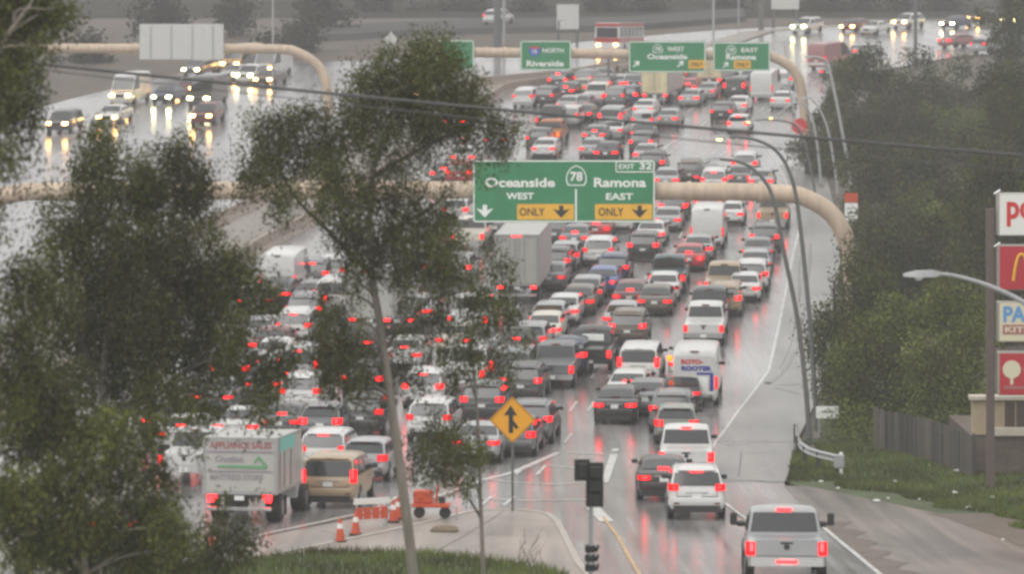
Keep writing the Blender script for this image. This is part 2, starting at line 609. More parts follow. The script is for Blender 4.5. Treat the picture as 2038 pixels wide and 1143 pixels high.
SPEC = {
    'sedan': dict(L=4.8, W=1.84, H=1.45, zb=.27, r=.335, ya=.98, yf=3.85, belt=1.02, rw=.73, crown=.02,
                  low=[(0, .84, .84), (.05, .92, .98), (.25, 1, 1.05), (.8, 1, 1.06), (3.3, 1, 1.0), (4.2, .97, .87), (4.66, .86, .74), (4.8, .7, .62)],
                  gh=[(.66, 1.04), (1.42, 1.37), (1.95, 1.43), (2.6, 1.45), (2.95, 1.41), (3.78, 1.0)],
                  rg=(.76, 1.085, 1.38, 1.35), ws=(2.98, 1.395, 3.72, 1.03), tail=(.52, .78, .93), plate=.80, brk=(.80, 1.10)),
    'suv': dict(L=4.65, W=1.88, H=1.70, zb=.32, r=.365, ya=.92, yf=3.66, belt=1.06, rw=.78, crown=.02,
                low=[(0, .86, .92), (.05, .93, 1.04), (.25, 1, 1.08), (3.4, 1, 1.05), (4.2, .97, .98), (4.53, .87, .86), (4.65, .72, .70)],
                gh=[(.08, 1.08), (.40, 1.56), (.56, 1.65), (1.5, 1.70), (2.6, 1.68), (2.85, 1.63), (3.66, 1.05)],
                rg=(.105, 1.12, .375, 1.53), ws=(2.87, 1.615, 3.6, 1.085), tail=(.66, .98, 1.20), plate=.80, brk=(.36, 1.57)),
    'hatch': dict(L=4.25, W=1.79, H=1.53, zb=.28, r=.33, ya=.78, yf=3.35, belt=1.0, rw=.76, crown=.02,
                  low=[(0, .86, .86), (.05, .93, .98), (.25, 1, 1.02), (3.0, 1, .99), (3.8, .97, .9), (4.13, .87, .78), (4.25, .72, .64)],
                  gh=[(.06, 1.02), (.5, 1.42), (.72, 1.49), (1.5, 1.53), (2.35, 1.51), (2.6, 1.46), (3.4, 1.0)],
                  rg=(.12, 1.075, .47, 1.395), ws=(2.62, 1.445, 3.34, 1.03), tail=(.60, .80, 1.05), plate=.76, brk=(.46, 1.43)),
    'minivan': dict(L=5.0, W=1.96, H=1.80, zb=.28, r=.35, ya=1.0, yf=4.0, belt=1.06, rw=.82, crown=.02,
                    low=[(0, .88, .94), (.05, .95, 1.04), (.25, 1, 1.07), (3.8, 1, 1.04), (4.5, .97, .95), (4.88, .87, .82), (5.0, .72, .66)],
                    gh=[(.05, 1.08), (.24, 1.66), (.40, 1.75), (1.5, 1.80), (2.9, 1.77), (3.2, 1.69), (4.15, 1.04)],
                    rg=(.07, 1.10, .225, 1.61), ws=(3.22, 1.675, 4.1, 1.07), tail=(.80, .90, 1.34), plate=.84, brk=(.22, 1.67)),
    'pickup': dict(L=5.75, W=2.02, H=1.92, zb=.48, r=.40, ya=1.12, yf=4.75, belt=1.20, rw=.80, crown=.0,
                   low=[(0, .93, 1.14), (.04, .97, 1.19), (.2, 1, 1.20), (2.0, 1, 1.20), (4.1, 1, 1.20), (5.1, .98, 1.14), (5.6, .92, 1.04), (5.75, .84, .92)],
                   gh=[(1.92, 1.22), (2.10, 1.80), (2.25, 1.88), (3.0, 1.92), (3.55, 1.88), (3.75, 1.83), (4.45, 1.20)],
                   rg=(1.935, 1.26, 2.085, 1.765), ws=(3.78, 1.81, 4.4, 1.23), tail=(.80, .78, 1.13), plate=.60, brk=(2.07, 1.83)),
    'van': dict(L=5.9, W=2.05, H=2.62, zb=.32, r=.36, ya=1.15, yf=4.8, belt=1.30, rw=.90, crown=.01,
                low=[(0, .95, 1.28), (.04, .98, 1.30), (.2, 1, 1.30), (4.8, 1, 1.28), (5.4, .97, 1.08), (5.8, .88, .9), (5.9, .76, .75)],
                gh=[(.01, 1.32), (.05, 2.40), (.14, 2.55), (2.0, 2.62), (4.0, 2.58), (4.35, 2.4), (5.2, 1.28)],
                rg=None, ws=(4.4, 2.36, 5.15, 1.32), tail=(.90, .85, 1.42), plate=.92, brk=(.05, 2.50)),
}
HEADZ = {'sedan': .66, 'suv': .86, 'hatch': .76, 'minivan': .8, 'pickup': .98, 'van': .95, 'boxtruck': .95}


def ring_low(y, w, zb, zt, crown):
    h = zt - zb
    half = [(0, zb), (.8 * w, zb), (.94 * w, zb + .07), (w, zb + .32 * h), (w * .985, zb + .68 * h), (w * .955, zt - .05), (w * .86, zt), (w * .5, zt + crown * .8), (0, zt + crown)]
    pts = [(x, y, z) for x, z in half] + [(-x, y, z) for x, z in half[-2:0:-1]]
    return pts


def ring_gh(y, bw, rw, belt, zr, Hh):
    t = min(1, max(0, (zr - belt) / (Hh - belt)))
    tw = bw + (rw - bw) * t
    zb = belt - .06
    half = [(0, zb), (bw, zb), (bw + (tw - bw) * .5 + .012 * t, belt + (zr - belt) * .5), (tw + .025 * t, max(zb + .01, zr - .09 * t)), (tw - .07 * t, zr - .02 * t),
            (tw * .55, zr + .008), (0, zr + .018)]
    return [(x, y, z) for x, z in half] + [(-x, y, z) for x, z in half[-2:0:-1]]


def wrap_prism(pts, z0, z1, th, mirror=1):
    """thin plate following plan polyline pts (outer), inner offset +th in y / inward in x"""
    mb = MB()
    k = len(pts)
    o = [(mirror * x, y) for x, y in pts]
    i_ = [(mirror * (x - (th if j == k - 1 else th * .5)), y + th) for j, (x, y) in enumerate(pts)]
    rings = []
    for (ox, oy), (ix, iy) in zip(o, i_):
        rings.append([(ox, oy, z0), (ox, oy - .012, (z0 + z1) / 2), (ox, oy, z1), (ix, iy, z1), (ix, iy, z0)])
    if mirror > 0:
        rings = [list(reversed(r)) for r in rings]
    mb.loft(rings)
    return mb


PROTO = {}
M['headoff'] = mat('clear_headlamp', (0.5, 0.5, 0.5), 0.15)
M['brkoff'] = mat('unlit_brake_lamp', (0.12, 0.01, 0.01), 0.3)


def plane_glass(y0, z0, y1, z1, w0, w1, off, crown=.03, n=6):
    vs, fs = [], []
    dy, dz = y1 - y0, z1 - z0
    l = math.hypot(dy, dz)
    ny, nz = (-dz / l, dy / l)
    if nz < 0:
        ny, nz = -ny, -nz
    for r in range(3):
        t = r / 2
        for c in range(n + 1):
            u = 2 * c / n - 1
            w = w0 + (w1 - w0) * t
            e = off + crown * (1 - u * u) * .6
            vs.append((u * w, y0 + dy * t + ny * e, z0 + dz * t + nz * e))
    for r in range(2):
        for c in range(n):
            a = r * (n + 1) + c
            fs.append((a, a + 1, a + n + 2, a + n + 1))
    return MB().add(vs, fs)


def make_proto(kd):
    if kd in PROTO:
        return PROTO[kd]
    s = SPEC[kd]
    W2, Hh, L, belt = s['W'] / 2, s['H'], s['L'], s['belt']
    bw = W2 * .935
    rw = W2 * s['rw']
    parts = []          # (name, mesh, key, subparts)
    mb = MB()
    mb.loft([ring_low(y, W2 * w, s['zb'] + (.10 if (y < .03 or y > L - .05) else 0), zt, s['crown']) for y, w, zt in s['low']])
    mb.loft([ring_gh(y, bw, rw, belt, zr, Hh) for y, zr in s['gh']])
    if kd == 'suv':
        for sx in (-1, 1):
            mb.tube([(sx * rw * .86, .75, Hh - .03), (sx * rw * .86, .9, Hh + .025), (sx * rw * .86, 2.2, Hh + .03), (sx * rw * .86, 2.4, Hh - .03)], .018, 6)
    parts.append(('body', mb.mesh('body', PAINT['white'], ang=32), 'PAINT', []))
    # glass
    if s['rg']:
        y0, z0, y1, z1 = s['rg']
        t0 = (z0 - belt) / (Hh - belt); t1 = (z1 - belt) / (Hh - belt)
        parts.append(('rear_window', plane_glass(y0, z0, y1, z1, (bw + (rw - bw) * t0) - .07, (bw + (rw - bw) * t1) - .055, .014).mesh('rear_window', M['glass']), 'glass', []))
    y0, z0, y1, z1 = s['ws']
    t0 = (z0 - belt) / (Hh - belt); t1 = (z1 - belt) / (Hh - belt)
    parts.append(('windscreen', plane_glass(y1, z1, y0, z0, (bw + (rw - bw) * t1) - .07, (bw + (rw - bw) * t0) - .06, .014).mesh('windscreen', M['glass']), 'glass', []))
    # side windows: panes with pillars between
    za, zc = belt + .05, Hh - .15
    g = s['gh']
    gy = [q[0] for q in g]; gz = [q[1] for q in g]
    k = int(np.argmax(gz))

    def yback(z):
        return float(np.interp(z, gz[:k + 1], gy[:k + 1]))

    def yfront(z):
        return float(np.interp(-z, [-q for q in gz[k:]], gy[k:]))
    for sx in (-1, 1):
        def xs(z):
            t = (z - belt) / (Hh - belt)
            return sx * (bw + (rw - bw) * t + .03)
        b0, b1 = yback(za) + .14, yfront(za) - .16
        c0, c1 = yback(zc) + .16, yfront(zc) - .10
        if kd == 'van':
            b0, c0 = 3.3, 3.3
            cuts = [(0, 1)]
        elif kd == 'pickup':
            cuts = [(0, .44), (.49, 1)]
        elif kd in ('minivan', 'suv'):
            cuts = [(0, .24), (.28, .60), (.64, 1)]
        else:
            cuts = [(.0, .12), (.16, .53), (.57, 1)]
        for (u, v) in cuts:
            q = [(xs(za), b0 + (b1 - b0) * u, za), (xs(za), b0 + (b1 - b0) * v, za), (xs(zc), c0 + (c1 - c0) * v, zc), (xs(zc), c0 + (c1 - c0) * u, zc)]
            m_ = MB().add(q, [(0, 1, 2, 3) if sx > 0 else (3, 2, 1, 0)])
            parts.append(('side_window', m_.mesh('side_window', M['glass'], False), 'glass', []))
    # tail lamps
    x0, z0, z1 = s['tail']
    for sx in (-1, 1):
        pl = [(x0 * W2, -.022), (.86 * W2, -.022), (.955 * W2, .06), (W2 + .014, .24)]
        if x0 >= .8:
            pl = [(x0 * W2, -.022), (.93 * W2, -.020), (.975 * W2, .03), (W2 + .014, .16)]
        xa, xb = pl[0][0] + .03, pl[1][0] - .01
        if x0 >= .8:
            za, zb_ = z0 + (z1 - z0) * .30, z1 - .03
        else:
            xa = xa + (xb - xa) * .25; za, zb_ = z0 + .035, z1 - .03
        bulb = MB().box(*sorted((sx * xa, sx * xb)), -.046, -.02, za, zb_, .012).mesh('lamp_bulb', M['tail'])
        parts.append(('tail_light', wrap_prism(pl, z0, z1, .03, sx).mesh('tail_light', M['lens'], ang=50), 'LENS', [('lamp_bulb', bulb, 'TAIL')]))
    by, bz = s['brk']
    parts.append(('brake_light', MB().box(-.19, .19, by - .045, by + .03, bz, bz + .055, .008).mesh('brake_light', M['tail']), 'BRK', []))
    # bumper, trim, plate
    if kd == 'pickup':
        bm = MB().loft([[(-W2 * .97, -.02, z), (-W2 * .9, -.13, z), (W2 * .9, -.13, z), (W2 * .97, -.02, z), (W2 * .95, .1, z), (-W2 * .95, .1, z)] for z in (.50, .53, .70, .73)])
        parts.append(('rear_bumper', bm.mesh('rear_bumper', M['chrome'], ang=25), 'BUMP', []))
        parts.append(('tailgate', MB().box(-W2 * .77, W2 * .77, -.018, .03, .76, 1.17, .02).mesh('tailgate', PAINT['white']), 'PAINT',
                      [('badge', MB().cyl((0, -.026, 1.0), (0, 1, 0), .075, .02, 12).mesh('badge', M['plastic']), 'plastic'),
                       ('gate_handle', MB().box(-.16, .16, -.035, -.01, 1.08, 1.13, .01).mesh('gate_handle', M['plastic']), 'plastic')]))
        parts.append(('license_plate', MB().box(-.16, .16, -.14, -.12, .53, .69).mesh('license_plate', M['plate'], False), 'plate', []))
    else:
        zc0 = s['zb'] + .17
        bm = MB().loft([[(-W2 * 1.0, .22, z), (-W2 * .96, .03, z), (-W2 * .84, -.06 - d, z), (W2 * .84, -.06 - d, z), (W2 * .96, .03, z), (W2 * 1.0, .22, z), (W2 * .9, .25, z), (-W2 * .9, .25, z)]
                        for z, d in ((zc0, -.02), (zc0 + .05, .01), (zc0 + .22, .015), (zc0 + .27, -.01))])
        parts.append(('rear_bumper', bm.mesh('rear_bumper', PAINT['white'], ang=30), 'PAINT' if kd != 'van' else 'plastic', []))
        vb = MB().loft([[(-W2 * .93, .2, z), (-W2 * .78, -.035, z), (W2 * .78, -.035, z), (W2 * .93, .2, z), (W2 * .8, .3, z), (-W2 * .8, .3, z)] for z in (s['zb'] - .05, zc0)])
        parts.append(('valance', vb.mesh('valance', M['plastic'], ang=25), 'plastic', []))
        pz = s['plate']
        parts.append(('license_plate', MB().box(-.16, .16, -.032, -.01, pz - .08, pz + .08).mesh('license_plate', M['plate'], False), 'plate', []))
        if kd in ('suv', 'minivan', 'hatch', 'sedan'):
            parts.append(('tailgate_trim', MB().box(-.36, .36, -.03, .0, pz + .10, pz + .135, .006).mesh('tailgate_trim', M['chrome']), 'chrome', []))
    if kd in ('suv', 'minivan', 'hatch'):
        y1, z1 = s['rg'][2], s['rg'][3]
        parts.append(('spoiler', MB().box(-rw * .86, rw * .86, y1 - .07, y1 + .14, z1 + .07, z1 + .105, .012).mesh('spoiler', PAINT['white']), 'PAINT', []))
    # shut lines, reflectors, wheel arches
    if kd != 'pickup':
        sm_ = MB()
        zl, zh = s['zb'] + .46, s['tail'][1] - .03
        for sx in (-1, 1):
            sm_.box(*sorted((sx * W2 * .70, sx * (W2 * .70 + .012))), -.020, .0, zl, zh)
        sm_.box(-W2 * .70, W2 * .70, -.022, .0, zl, zl + .014)
        parts.append(('shut_line', sm_.mesh('shut_line', M['plastic'], False), 'plastic', []))
        for sx in (-1, 1):
            rf = MB().box(*sorted((sx * W2 * .62, sx * W2 * .80)), -.085, -.05, s['zb'] + .22, s['zb'] + .27)
            parts.append(('reflector', rf.mesh('reflector', M['brkoff'], False), 'reflector', []))
    for sx in (-1, 1):
        for yy in (s['ya'], s['yf']):
            r = s['r'] * 1.16
            ar = MB().tube([(sx * (W2 - .05), yy, s['r'] + .02), (sx * (W2 + .006), yy, s['r'] + .02)], [r, r], 20)
            parts.append(('wheel_arch', ar.mesh('wheel_arch', M['plastic']), 'plastic', []))
    # wheels
    for sx in (-1, 1):
        for yy in (s['ya'], s['yf']):
            r = s['r']
            xo = sx * (W2 - .095)
            ty = MB().tube([(xo - sx * .12, yy, r), (xo - sx * .09, yy, r), (xo + sx * .10, yy, r), (xo + sx * .12, yy, r)], [r * .86, r, r, r * .86], 20)
            rm = MB().tube([(xo + sx * .10, yy, r), (xo + sx * .128, yy, r)], [r * .66, r * .62], 14)
            parts.append(('wheel', ty.mesh('wheel', M['tyre']), 'tyre', [('rim', rm.mesh('rim', M['rim']), 'rim')]))
    # mirrors
    my = s['ws'][2] - .35
    for sx in (-1, 1):
        mm = MB().box(*sorted((sx * (W2 - .05), sx * (W2 + .17))), my, my + .12, belt + .05, belt + .20, .03)
        parts.append(('wing_mirror', mm.mesh('wing_mirror', M['plastic']), 'plastic', []))
    # head lamps and grille
    hz = HEADZ[kd]
    for sx in (-1, 1):
        mm = MB().box(*sorted((sx * .52 * W2, sx * .88 * W2)), L - .30, L + .03, hz - .09, hz + .09, .03)
        parts.append(('headlight', mm.mesh('headlight', M['head']), 'HEAD', []))
    parts.append(('grille', MB().box(-.40 * W2, .40 * W2, L - .2, L + .012, hz - .16, hz + .07, .02).mesh('grille', M['plastic']), 'plastic', []))
    PROTO[kd] = parts
    return parts


M['lensdim'] = lamp_mat('dim_red_lamp_lens', (1.0, 0.012, 0.016), 0.5, (0.4, 0.01, 0.012))
N_VEH = [0]
GROUPS = {'our': 'cars queueing on the wet freeway', 'opp': 'oncoming cars on the far carriageway', 'ramp': 'cars on the entrance ramp'}


def heading(Y):
    return float(np.interp(Y, [60, 235, 290, 320, 350, 400], [.11, .11, .20, .30, .62, 1.1]))


def vehicle(px, py, kd, col, label, lights='B', hd=None, far=None, opp=False, group='our', parts_over=None):
    """lights: B bright tail+brake, T with third brake lit, D dim tail, A amber left"""
    p = P(px, py)
    h = heading(p.y) if hd is None else hd
    return place_vehicle(p, kd, col, label, lights, h, far if far is not None else p.y > 262, opp, group)


def place_vehicle(p, kd, col, label, lights, h, far, opp, group, L=None):
    if kd != 'boxtruck':
        parts = make_proto(kd)
        L = SPEC[kd]['L']
    s_, c_ = math.sin(h), math.cos(h)
    if opp:
        loc = Vector((p.x + s_ * L, p.y + c_ * L, 0)); rz = -h + math.pi
        fw = Vector((-s_, -c_))
    else:
        loc = Vector((p.x, p.y, 0)); rz = -h
        fw = Vector((s_, c_))
    z0 = float(zg(loc.x, loc.y)); z1 = float(zg(loc.x + fw.x * L, loc.y + fw.y * L))
    loc.z = z0
    cat = {'sedan': 'car', 'suv': 'suv', 'hatch': 'car', 'minivan': 'minivan', 'pickup': 'pickup truck', 'van': 'van'}.get(kd, 'truck')
    nm = {'sedan': 'sedan_car', 'suv': 'suv_car', 'hatch': 'hatchback_car', 'minivan': 'minivan', 'pickup': 'pickup_truck', 'van': 'delivery_van'}.get(kd, 'box_truck')
    t = thing(nm, label, cat, loc, (math.atan2(z1 - z0, L), 0, rz), GROUPS.get(group, group))
    if kd == 'boxtruck':
        return t
    N_VEH[0] += 1
    bumper_chrome = (N_VEH[0] % 3) != 0
    for nme, me, key, subs in parts:
        if far and nme in ('wing_mirror', 'shut_line', 'reflector', 'wheel_arch', 'valance', 'tailgate_trim', 'spoiler', 'bed_liner', 'windscreen', 'grille') and not (opp and nme in ('windscreen', 'grille')):
            continue
        if nme in ('headlight', 'grille', 'windscreen') and not opp:
            continue
        if opp and nme in ('shut_line', 'reflector', 'tail_light', 'brake_light', 'license_plate', 'rear_bumper', 'valance', 'tailgate_trim', 'tailgate', 'rear_window', 'spoiler', 'bed_liner'):
            continue
        if nme == 'brake_light' and 'T' not in lights and far:
            continue
        o = bpy.data.objects.new(nme, me)
        COL.objects.link(o)
        o.parent = t
        mm = None
        if key == 'PAINT':
            mm = PAINT[col]
        elif key == 'TAIL':
            mm = M['taildim'] if 'D' in lights else M['tail']
        elif key == 'LENS':
            mm = M['lensdim'] if 'D' in lights else (M['lens_b'] if N_VEH[0] % 3 == 1 else M['lens'])
        elif key == 'BRK':
            mm = M['tail'] if 'T' in lights else M['brkoff']
        elif key == 'HEAD':
            mm = M['headw'] if 'W' in lights else (M['headoff'] if 'O' in lights else M['head'])
        elif key == 'BUMP':
            mm = M['chrome'] if bumper_chrome else M['plastic']
        if mm is not None:
            o.material_slots[0].link = 'OBJECT'
            o.material_slots[0].material = mm
        for sn, sm, sk in subs:
            if far and sn != 'lamp_bulb':
                continue
            q = bpy.data.objects.new(sn, sm)
            COL.objects.link(q)
            q.parent = o
            if sk == 'TAIL':
                q.material_slots[0].link = 'OBJECT'
                q.material_slots[0].material = M['taildim'] if 'D' in lights else (M['tail'], M['tail_c'], M['tail_b'], M['tail'], M['tail_b'])[N_VEH[0] % 5]
    return t


M['boxwhite'] = mat('truck_box_panel', (0.40, 0.395, 0.37), 0.42, noise=0.10, nscale=0.8)
M['boxreflect'] = mat('truck_door_reflection_tint', (0.66, 0.58, 0.36), 0.35, noise=0.2, nscale=0.9)  # bright reflection on white doors, put into the door colour
M['boxedge'] = mat('truck_box_rail', (0.34, 0.34, 0.33), 0.4, 0.3)
M['signred'] = mat('faded_red_print', (0.34, 0.12, 0.12), 0.5)
M['signgreen'] = mat('green_print', (0.12, 0.30, 0.15), 0.5)
M['signgrey'] = mat('grey_print', (0.28, 0.24, 0.27), 0.5)
M['signaqua'] = mat('aqua_panel', (0.16, 0.50, 0.45), 0.5)


def box_truck(px, py, label, Wd=2.45, z0=1.05, z1=3.7, L=6.0, hd=None, lights='B', door='boxwhite', toplights=True, doors=True, group='our'):
    p = P(px, py)
    h = heading(p.y) if hd is None else hd
    t = place_vehicle(p, 'boxtruck', None, label, lights, h, False, False, group, L=L + 2)
    w = Wd / 2
    MB().box(-w, w, .02, L, z0, z1, .03).build('cargo_box', M['boxwhite'], t)
    rails = MB()
    for sx in (-1, 1):
        rails.box(*sorted((sx * (w - .09), sx * (w + .012))), 0, .1, z0 - .02, z1 + .01)
        rails.box(*sorted((sx * (w - .06), sx * (w + .012))), .1, L, z1 - .08, z1 + .012)
        rails.box(*sorted((sx * (w - .06), sx * (w + .012))), .1, L, z0 - .012, z0 + .09)
    rails.box(-w + .09, w - .09, .0, .1, z1 - .14, z1 + .008)
    rails.box(-w + .09, w - .09, .0, .1, z0 - .018, z0 + .10)
    rails.build('box_rail', M['boxedge'], t, smooth=False)
    if doors:
        for sx in (-1, 1):
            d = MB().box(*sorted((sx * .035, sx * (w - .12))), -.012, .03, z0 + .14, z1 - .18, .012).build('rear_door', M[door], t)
            hh = MB()
            for xx in (.13, .42):
                hh.cyl((sx * xx, -.03, (z0 + z1) / 2), (0, 0, 1), .014, z1 - z0 - .5, 8)
            hh.build('lock_bar', M['steel'], d)
            hg = MB()
            for zz in np.linspace(z0 + .4, z1 - .45, 4):
                hg.box(*sorted((sx * (w - .22), sx * (w - .09))), -.03, -.011, zz, zz + .07)
            hg.build('hinge', M['steel'], d)
    if toplights:
        for xx in (-.22, 0, .22):
            MB().box(xx - .05, xx + .05, -.02, .02, z1 - .11, z1 - .06).build('marker_light', M['tail'], t)
    ch = MB()
    ch.box(-.45, -.33, .2, L + 1.5, z0 - .28, z0 - .03)
    ch.box(.33, .45, .2, L + 1.5, z0 - .28, z0 - .03)
    ch.box(-w * .9, w * .9, .08, .2, z0 - .16, z0 - .03)
    ch.build('chassis', M['plastic'], t, smooth=False)
    ub = MB().box(-w * .86, w * .86, .0, .1, .46, .58, .01)
    ub.box(-.6, -.5, .03, .1, .57, z0 - .1).box(.5, .6, .03, .1, .57, z0 - .1)
    ub.build('rear_guard', M['chrome'], t, smooth=False)
    for sx in (-1, 1):
        MB().box(*sorted((sx * (w * .62), sx * (w * .86))), -.03, .06, z0 - .14, z0 - .04, .01).build('tail_light', M['tail'] if 'B' in lights else M['taildim'], t)
        for yy, xo in ((1.5, w - .32), (L + .9, w - .2)):
            ty = MB().tube([(sx * (xo - .26), yy, .46), (sx * (xo - .22), yy, .46), (sx * (xo + .22), yy, .46), (sx * (xo + .26), yy, .46)], [.40, .46, .46, .40], 20)
            o = ty.build('wheel', M['tyre'], t)
            MB().tube([(sx * (xo + .20), yy, .46), (sx * (xo + .265), yy, .46)], [.28, .25], 14).build('rim', M['rim'], o)
        MB().box(*sorted((sx * (w * .5), sx * (w * .95))), 2.2, 2.24, .18, .8).build('mud_flap', M['plastic'], t, smooth=False)
    cb = MB().loft([[(-1.05, L + .1, z), (1.05, L + .1, z), (1.05, L + 1.9 - k, z), (-1.05, L + 1.9 - k, z)] for z, k in ((.5, 0), (1.35, .05), (2.3, .6), (2.4, .75))])
    cb.build('cab', PAINT['white'], t, ang=25)
    MB().box(-.16, .16, -.05, -.03, z0 - .20, z0 - .05).build('license_plate', M['plate'], t, smooth=False)
    return t
# ------------------------------------------------------------------ the setting: ground, roads, hills
Xs = np.concatenate([np.linspace(-260, -70, 24)[:-1], np.linspace(-70, 90, 81), np.linspace(90, 330, 32)[1:]])
Ys = np.concatenate([np.arange(30, 440, 2.0), np.arange(440, 900, 8.0)])
XX, YY = np.meshgrid(Xs, Ys)
nz = np.array([[mnoise.noise(Vector((x * .02, y * .02, 1.7))) for x in Xs] for y in Ys])
nz2 = np.array([[mnoise.noise(Vector((x * .11, y * .08, 4.2))) for x in Xs] for y in Ys])
ZZ = zg(XX, YY) - .14 + sstep(425, 520, YY) * (nz * 5.0 + nz2 * .8)
put('ground', grid_mesh('ground', np.stack([XX, YY, ZZ], -1), M['earth'])).__setitem__('kind', 'structure')
# hillside sheet beyond the road
hy = np.concatenate([np.arange(404, 440, 3.0), np.arange(440, 900, 8.0)])
HX, HY = np.meshgrid(np.linspace(-200, 300, 90), hy)
hn = np.array([[mnoise.noise(Vector((x * .02, y * .02, 1.7))) * 5 + mnoise.noise(Vector((x * .11, y * .08, 4.2))) * .8 for x in HX[0]] for y in hy])
HZ = zg(HX, HY) + .02 + sstep(425, 520, HY) * hn - .6 * (1 - sstep(404, 416, HY))
put('hillside', grid_mesh('hillside', np.stack([HX, HY, HZ], -1), M['hill'])).__setitem__('kind', 'structure')

R_EDGE = [(2038 + 160, 1165), (1800, 1150), (1745, 1143), (1640, 1050), (1575, 985), (1560, 965), (1572, 900), (1580, 870)]
PAVE_R = [(2600, 84), (2200, 92), (1900, 112), (1700, 150), (1640, 200), (1605, 268), (1640, 330), (1660, 410), (1672, 520), (1660, 640), (1640, 760), (1600, 850), (1575, 900),
          (1560, 965), (1640, 1050), (1745, 1143), (1960, 1330)]
fr_a, fr_b = ctrl(PAVE_R)


def pave_r(Y):
    return np.interp(Y, fr_a, fr_b)


strip('freeway_road', xleft, pave_r, M['road'], 0.0, 50, 405, nc=48)
# opposing carriageway beyond the median barrier
OPP_L = [(-420, 700), (-220, 420), (60, 222), (330, 152), (450, 130), (700, 121), (940, 112), (1150, 84), (1400, 62), (1800, 44), (2038, 36), (2500, 30)]
op_a, op_b = ctrl(OPP_L)


def opp_l(Y):
    return np.interp(Y, op_a, op_b)


def opp_r(Y):
    return xleft(Y) - 3.6


strip('opposing_road', opp_l, opp_r, M['road2'], 0.02, 150, 430, nc=40)
# median slope and verge between the two carriageways
strip('median_ground', lambda Y: xleft(Y) - 3.7, lambda Y: xleft(Y) - .45, M['concrete'], 0.012, 90, 405, nc=12)

# median barriers: one low concrete wall on each side of the strip, each in cast lengths
def barrier(name, fn, y0, y1, label, hgt=.95, seg=6.0):
    t = thing(name, label, 'barrier', (0, 0, 0))
    y = y0
    prof_h = [(-.30, 0), (-.30, .08), (-.16, .34), (-.10, hgt), (.10, hgt), (.16, .34), (.30, .08), (.30, 0)]
    while y < y1 - .5:
        ye = min(y + seg, y1)
        rings = []
        for q in np.linspace(y + .02, ye - .02, 4):
            x = float(fn(q)); dx = float(fn(q + .5) - fn(q - .5))
            n = Vector((1, -dx, 0)).normalized()
            z = float(zg(x, q)) - .05
            rings.append([(x + n.x * a, q + n.y * a, z + b) for a, b in prof_h])
        MB().loft(rings).build('barrier_section', M['barrier'], t, smooth=False)
        y = ye
    return t


barrier('median_barrier', lambda Y: xleft(Y) - .1, 120, 352, 'long tan concrete median barrier along the left edge of the jammed lanes')
barrier('inner_barrier', lambda Y: xleft(Y) - 3.5, 150, 352, 'second concrete barrier beside the oncoming headlights carriageway', .8)

# wet concrete shoulder right of the edge line
EDGE = [(1300, 300), (1365, 268)]
EDGE_R = [(1425, 880), (1470, 818), (1530, 738), (1550, 650), (1566, 570), (1580, 500), (1592, 455), (1588, 420), (1560, 350), (1530, 300)]
strip('road_shoulder', EDGE_R, PAVE_R[6:14], M['shoulder'], 0.008, nc=12)
strip('shoulder_patch', [(1428, 884), (1424, 960)], [(1590, 884), (1562, 960)], M['shoulder'], 0.010, nc=10)
# low asphalt dike along the shoulder
dk = [(1528, 764), (1560, 735), (1580, 690), (1590, 640), (1598, 590), (1606, 530), (1608, 480)]
dm = MB()
pp = [P(x, y) for x, y in dk]
dn = []
for a, b in zip(pp[:-1], pp[1:]):
    dn += [a.lerp(b, i / 8) for i in range(8)]
dm.loft([[(q.x - .22, q.y, float(zg(q.x, q.y)) - .02), (q.x - .12, q.y, float(zg(q.x, q.y)) + .075), (q.x + .12, q.y, float(zg(q.x, q.y)) + .08), (q.x + .3, q.y, float(zg(q.x, q.y)) - .02)] for q in dn])
kind(dm.build('asphalt_kerb', M['shoulder'], None), 'structure')

# side road, berm, verge at lower right
SIDE_L = [(1560, 968), (1600, 1012), (1648, 1054), (1760, 1143), (1980, 1330)]
SIDE_R = [(1570, 962), (1640, 975), (1760, 1000), (1900, 1030), (2060, 1090), (2300, 1180), (2600, 1330)]
strip('side_road', SIDE_L, SIDE_R, M['dirtroad'], 0.006, nc=20)
VL = [(1575, 965), (1645, 978), (1765, 1003), (1905, 1033), (2065, 1093), (2305, 1183)]
bm_a, bm_b = ctrl(VL)
bl_a, bl_b = ctrl([(1562, 960), (1572, 905), (1590, 880), (1625, 850), (1660, 800), (1690, 740)])


def berm_l(Y):
    return np.where(Y < bl_a[0], np.interp(Y, bm_a, bm_b), np.interp(Y, bl_a, bl_b))


strip('grass_berm', berm_l, lambda Y: berm_l(Y) + 30, M['grassbase'], -0.01, 84, 165, nc=30)
MBv = mat('muddy_edge', (0.10, 0.075, 0.055), 0.6, noise=0.4, nscale=0.8)
strip('mud_edge', lambda Y: np.interp(Y, bm_a, bm_b) - .3, lambda Y: np.interp(Y, bm_a, bm_b) + 1.7 + .5 * np.sin(Y * 1.3) * np.sin(Y * .47), MBv, 0.014, 86, 115, nc=8)
sl_a, sl_b = ctrl(SIDE_L)
strip('mud_edge', lambda Y: np.interp(Y, sl_a, sl_b) - .15, lambda Y: np.interp(Y, sl_a, sl_b) + .8 + .3 * np.sin(Y * 1.7), MBv, 0.016, 72, 112, nc=6)

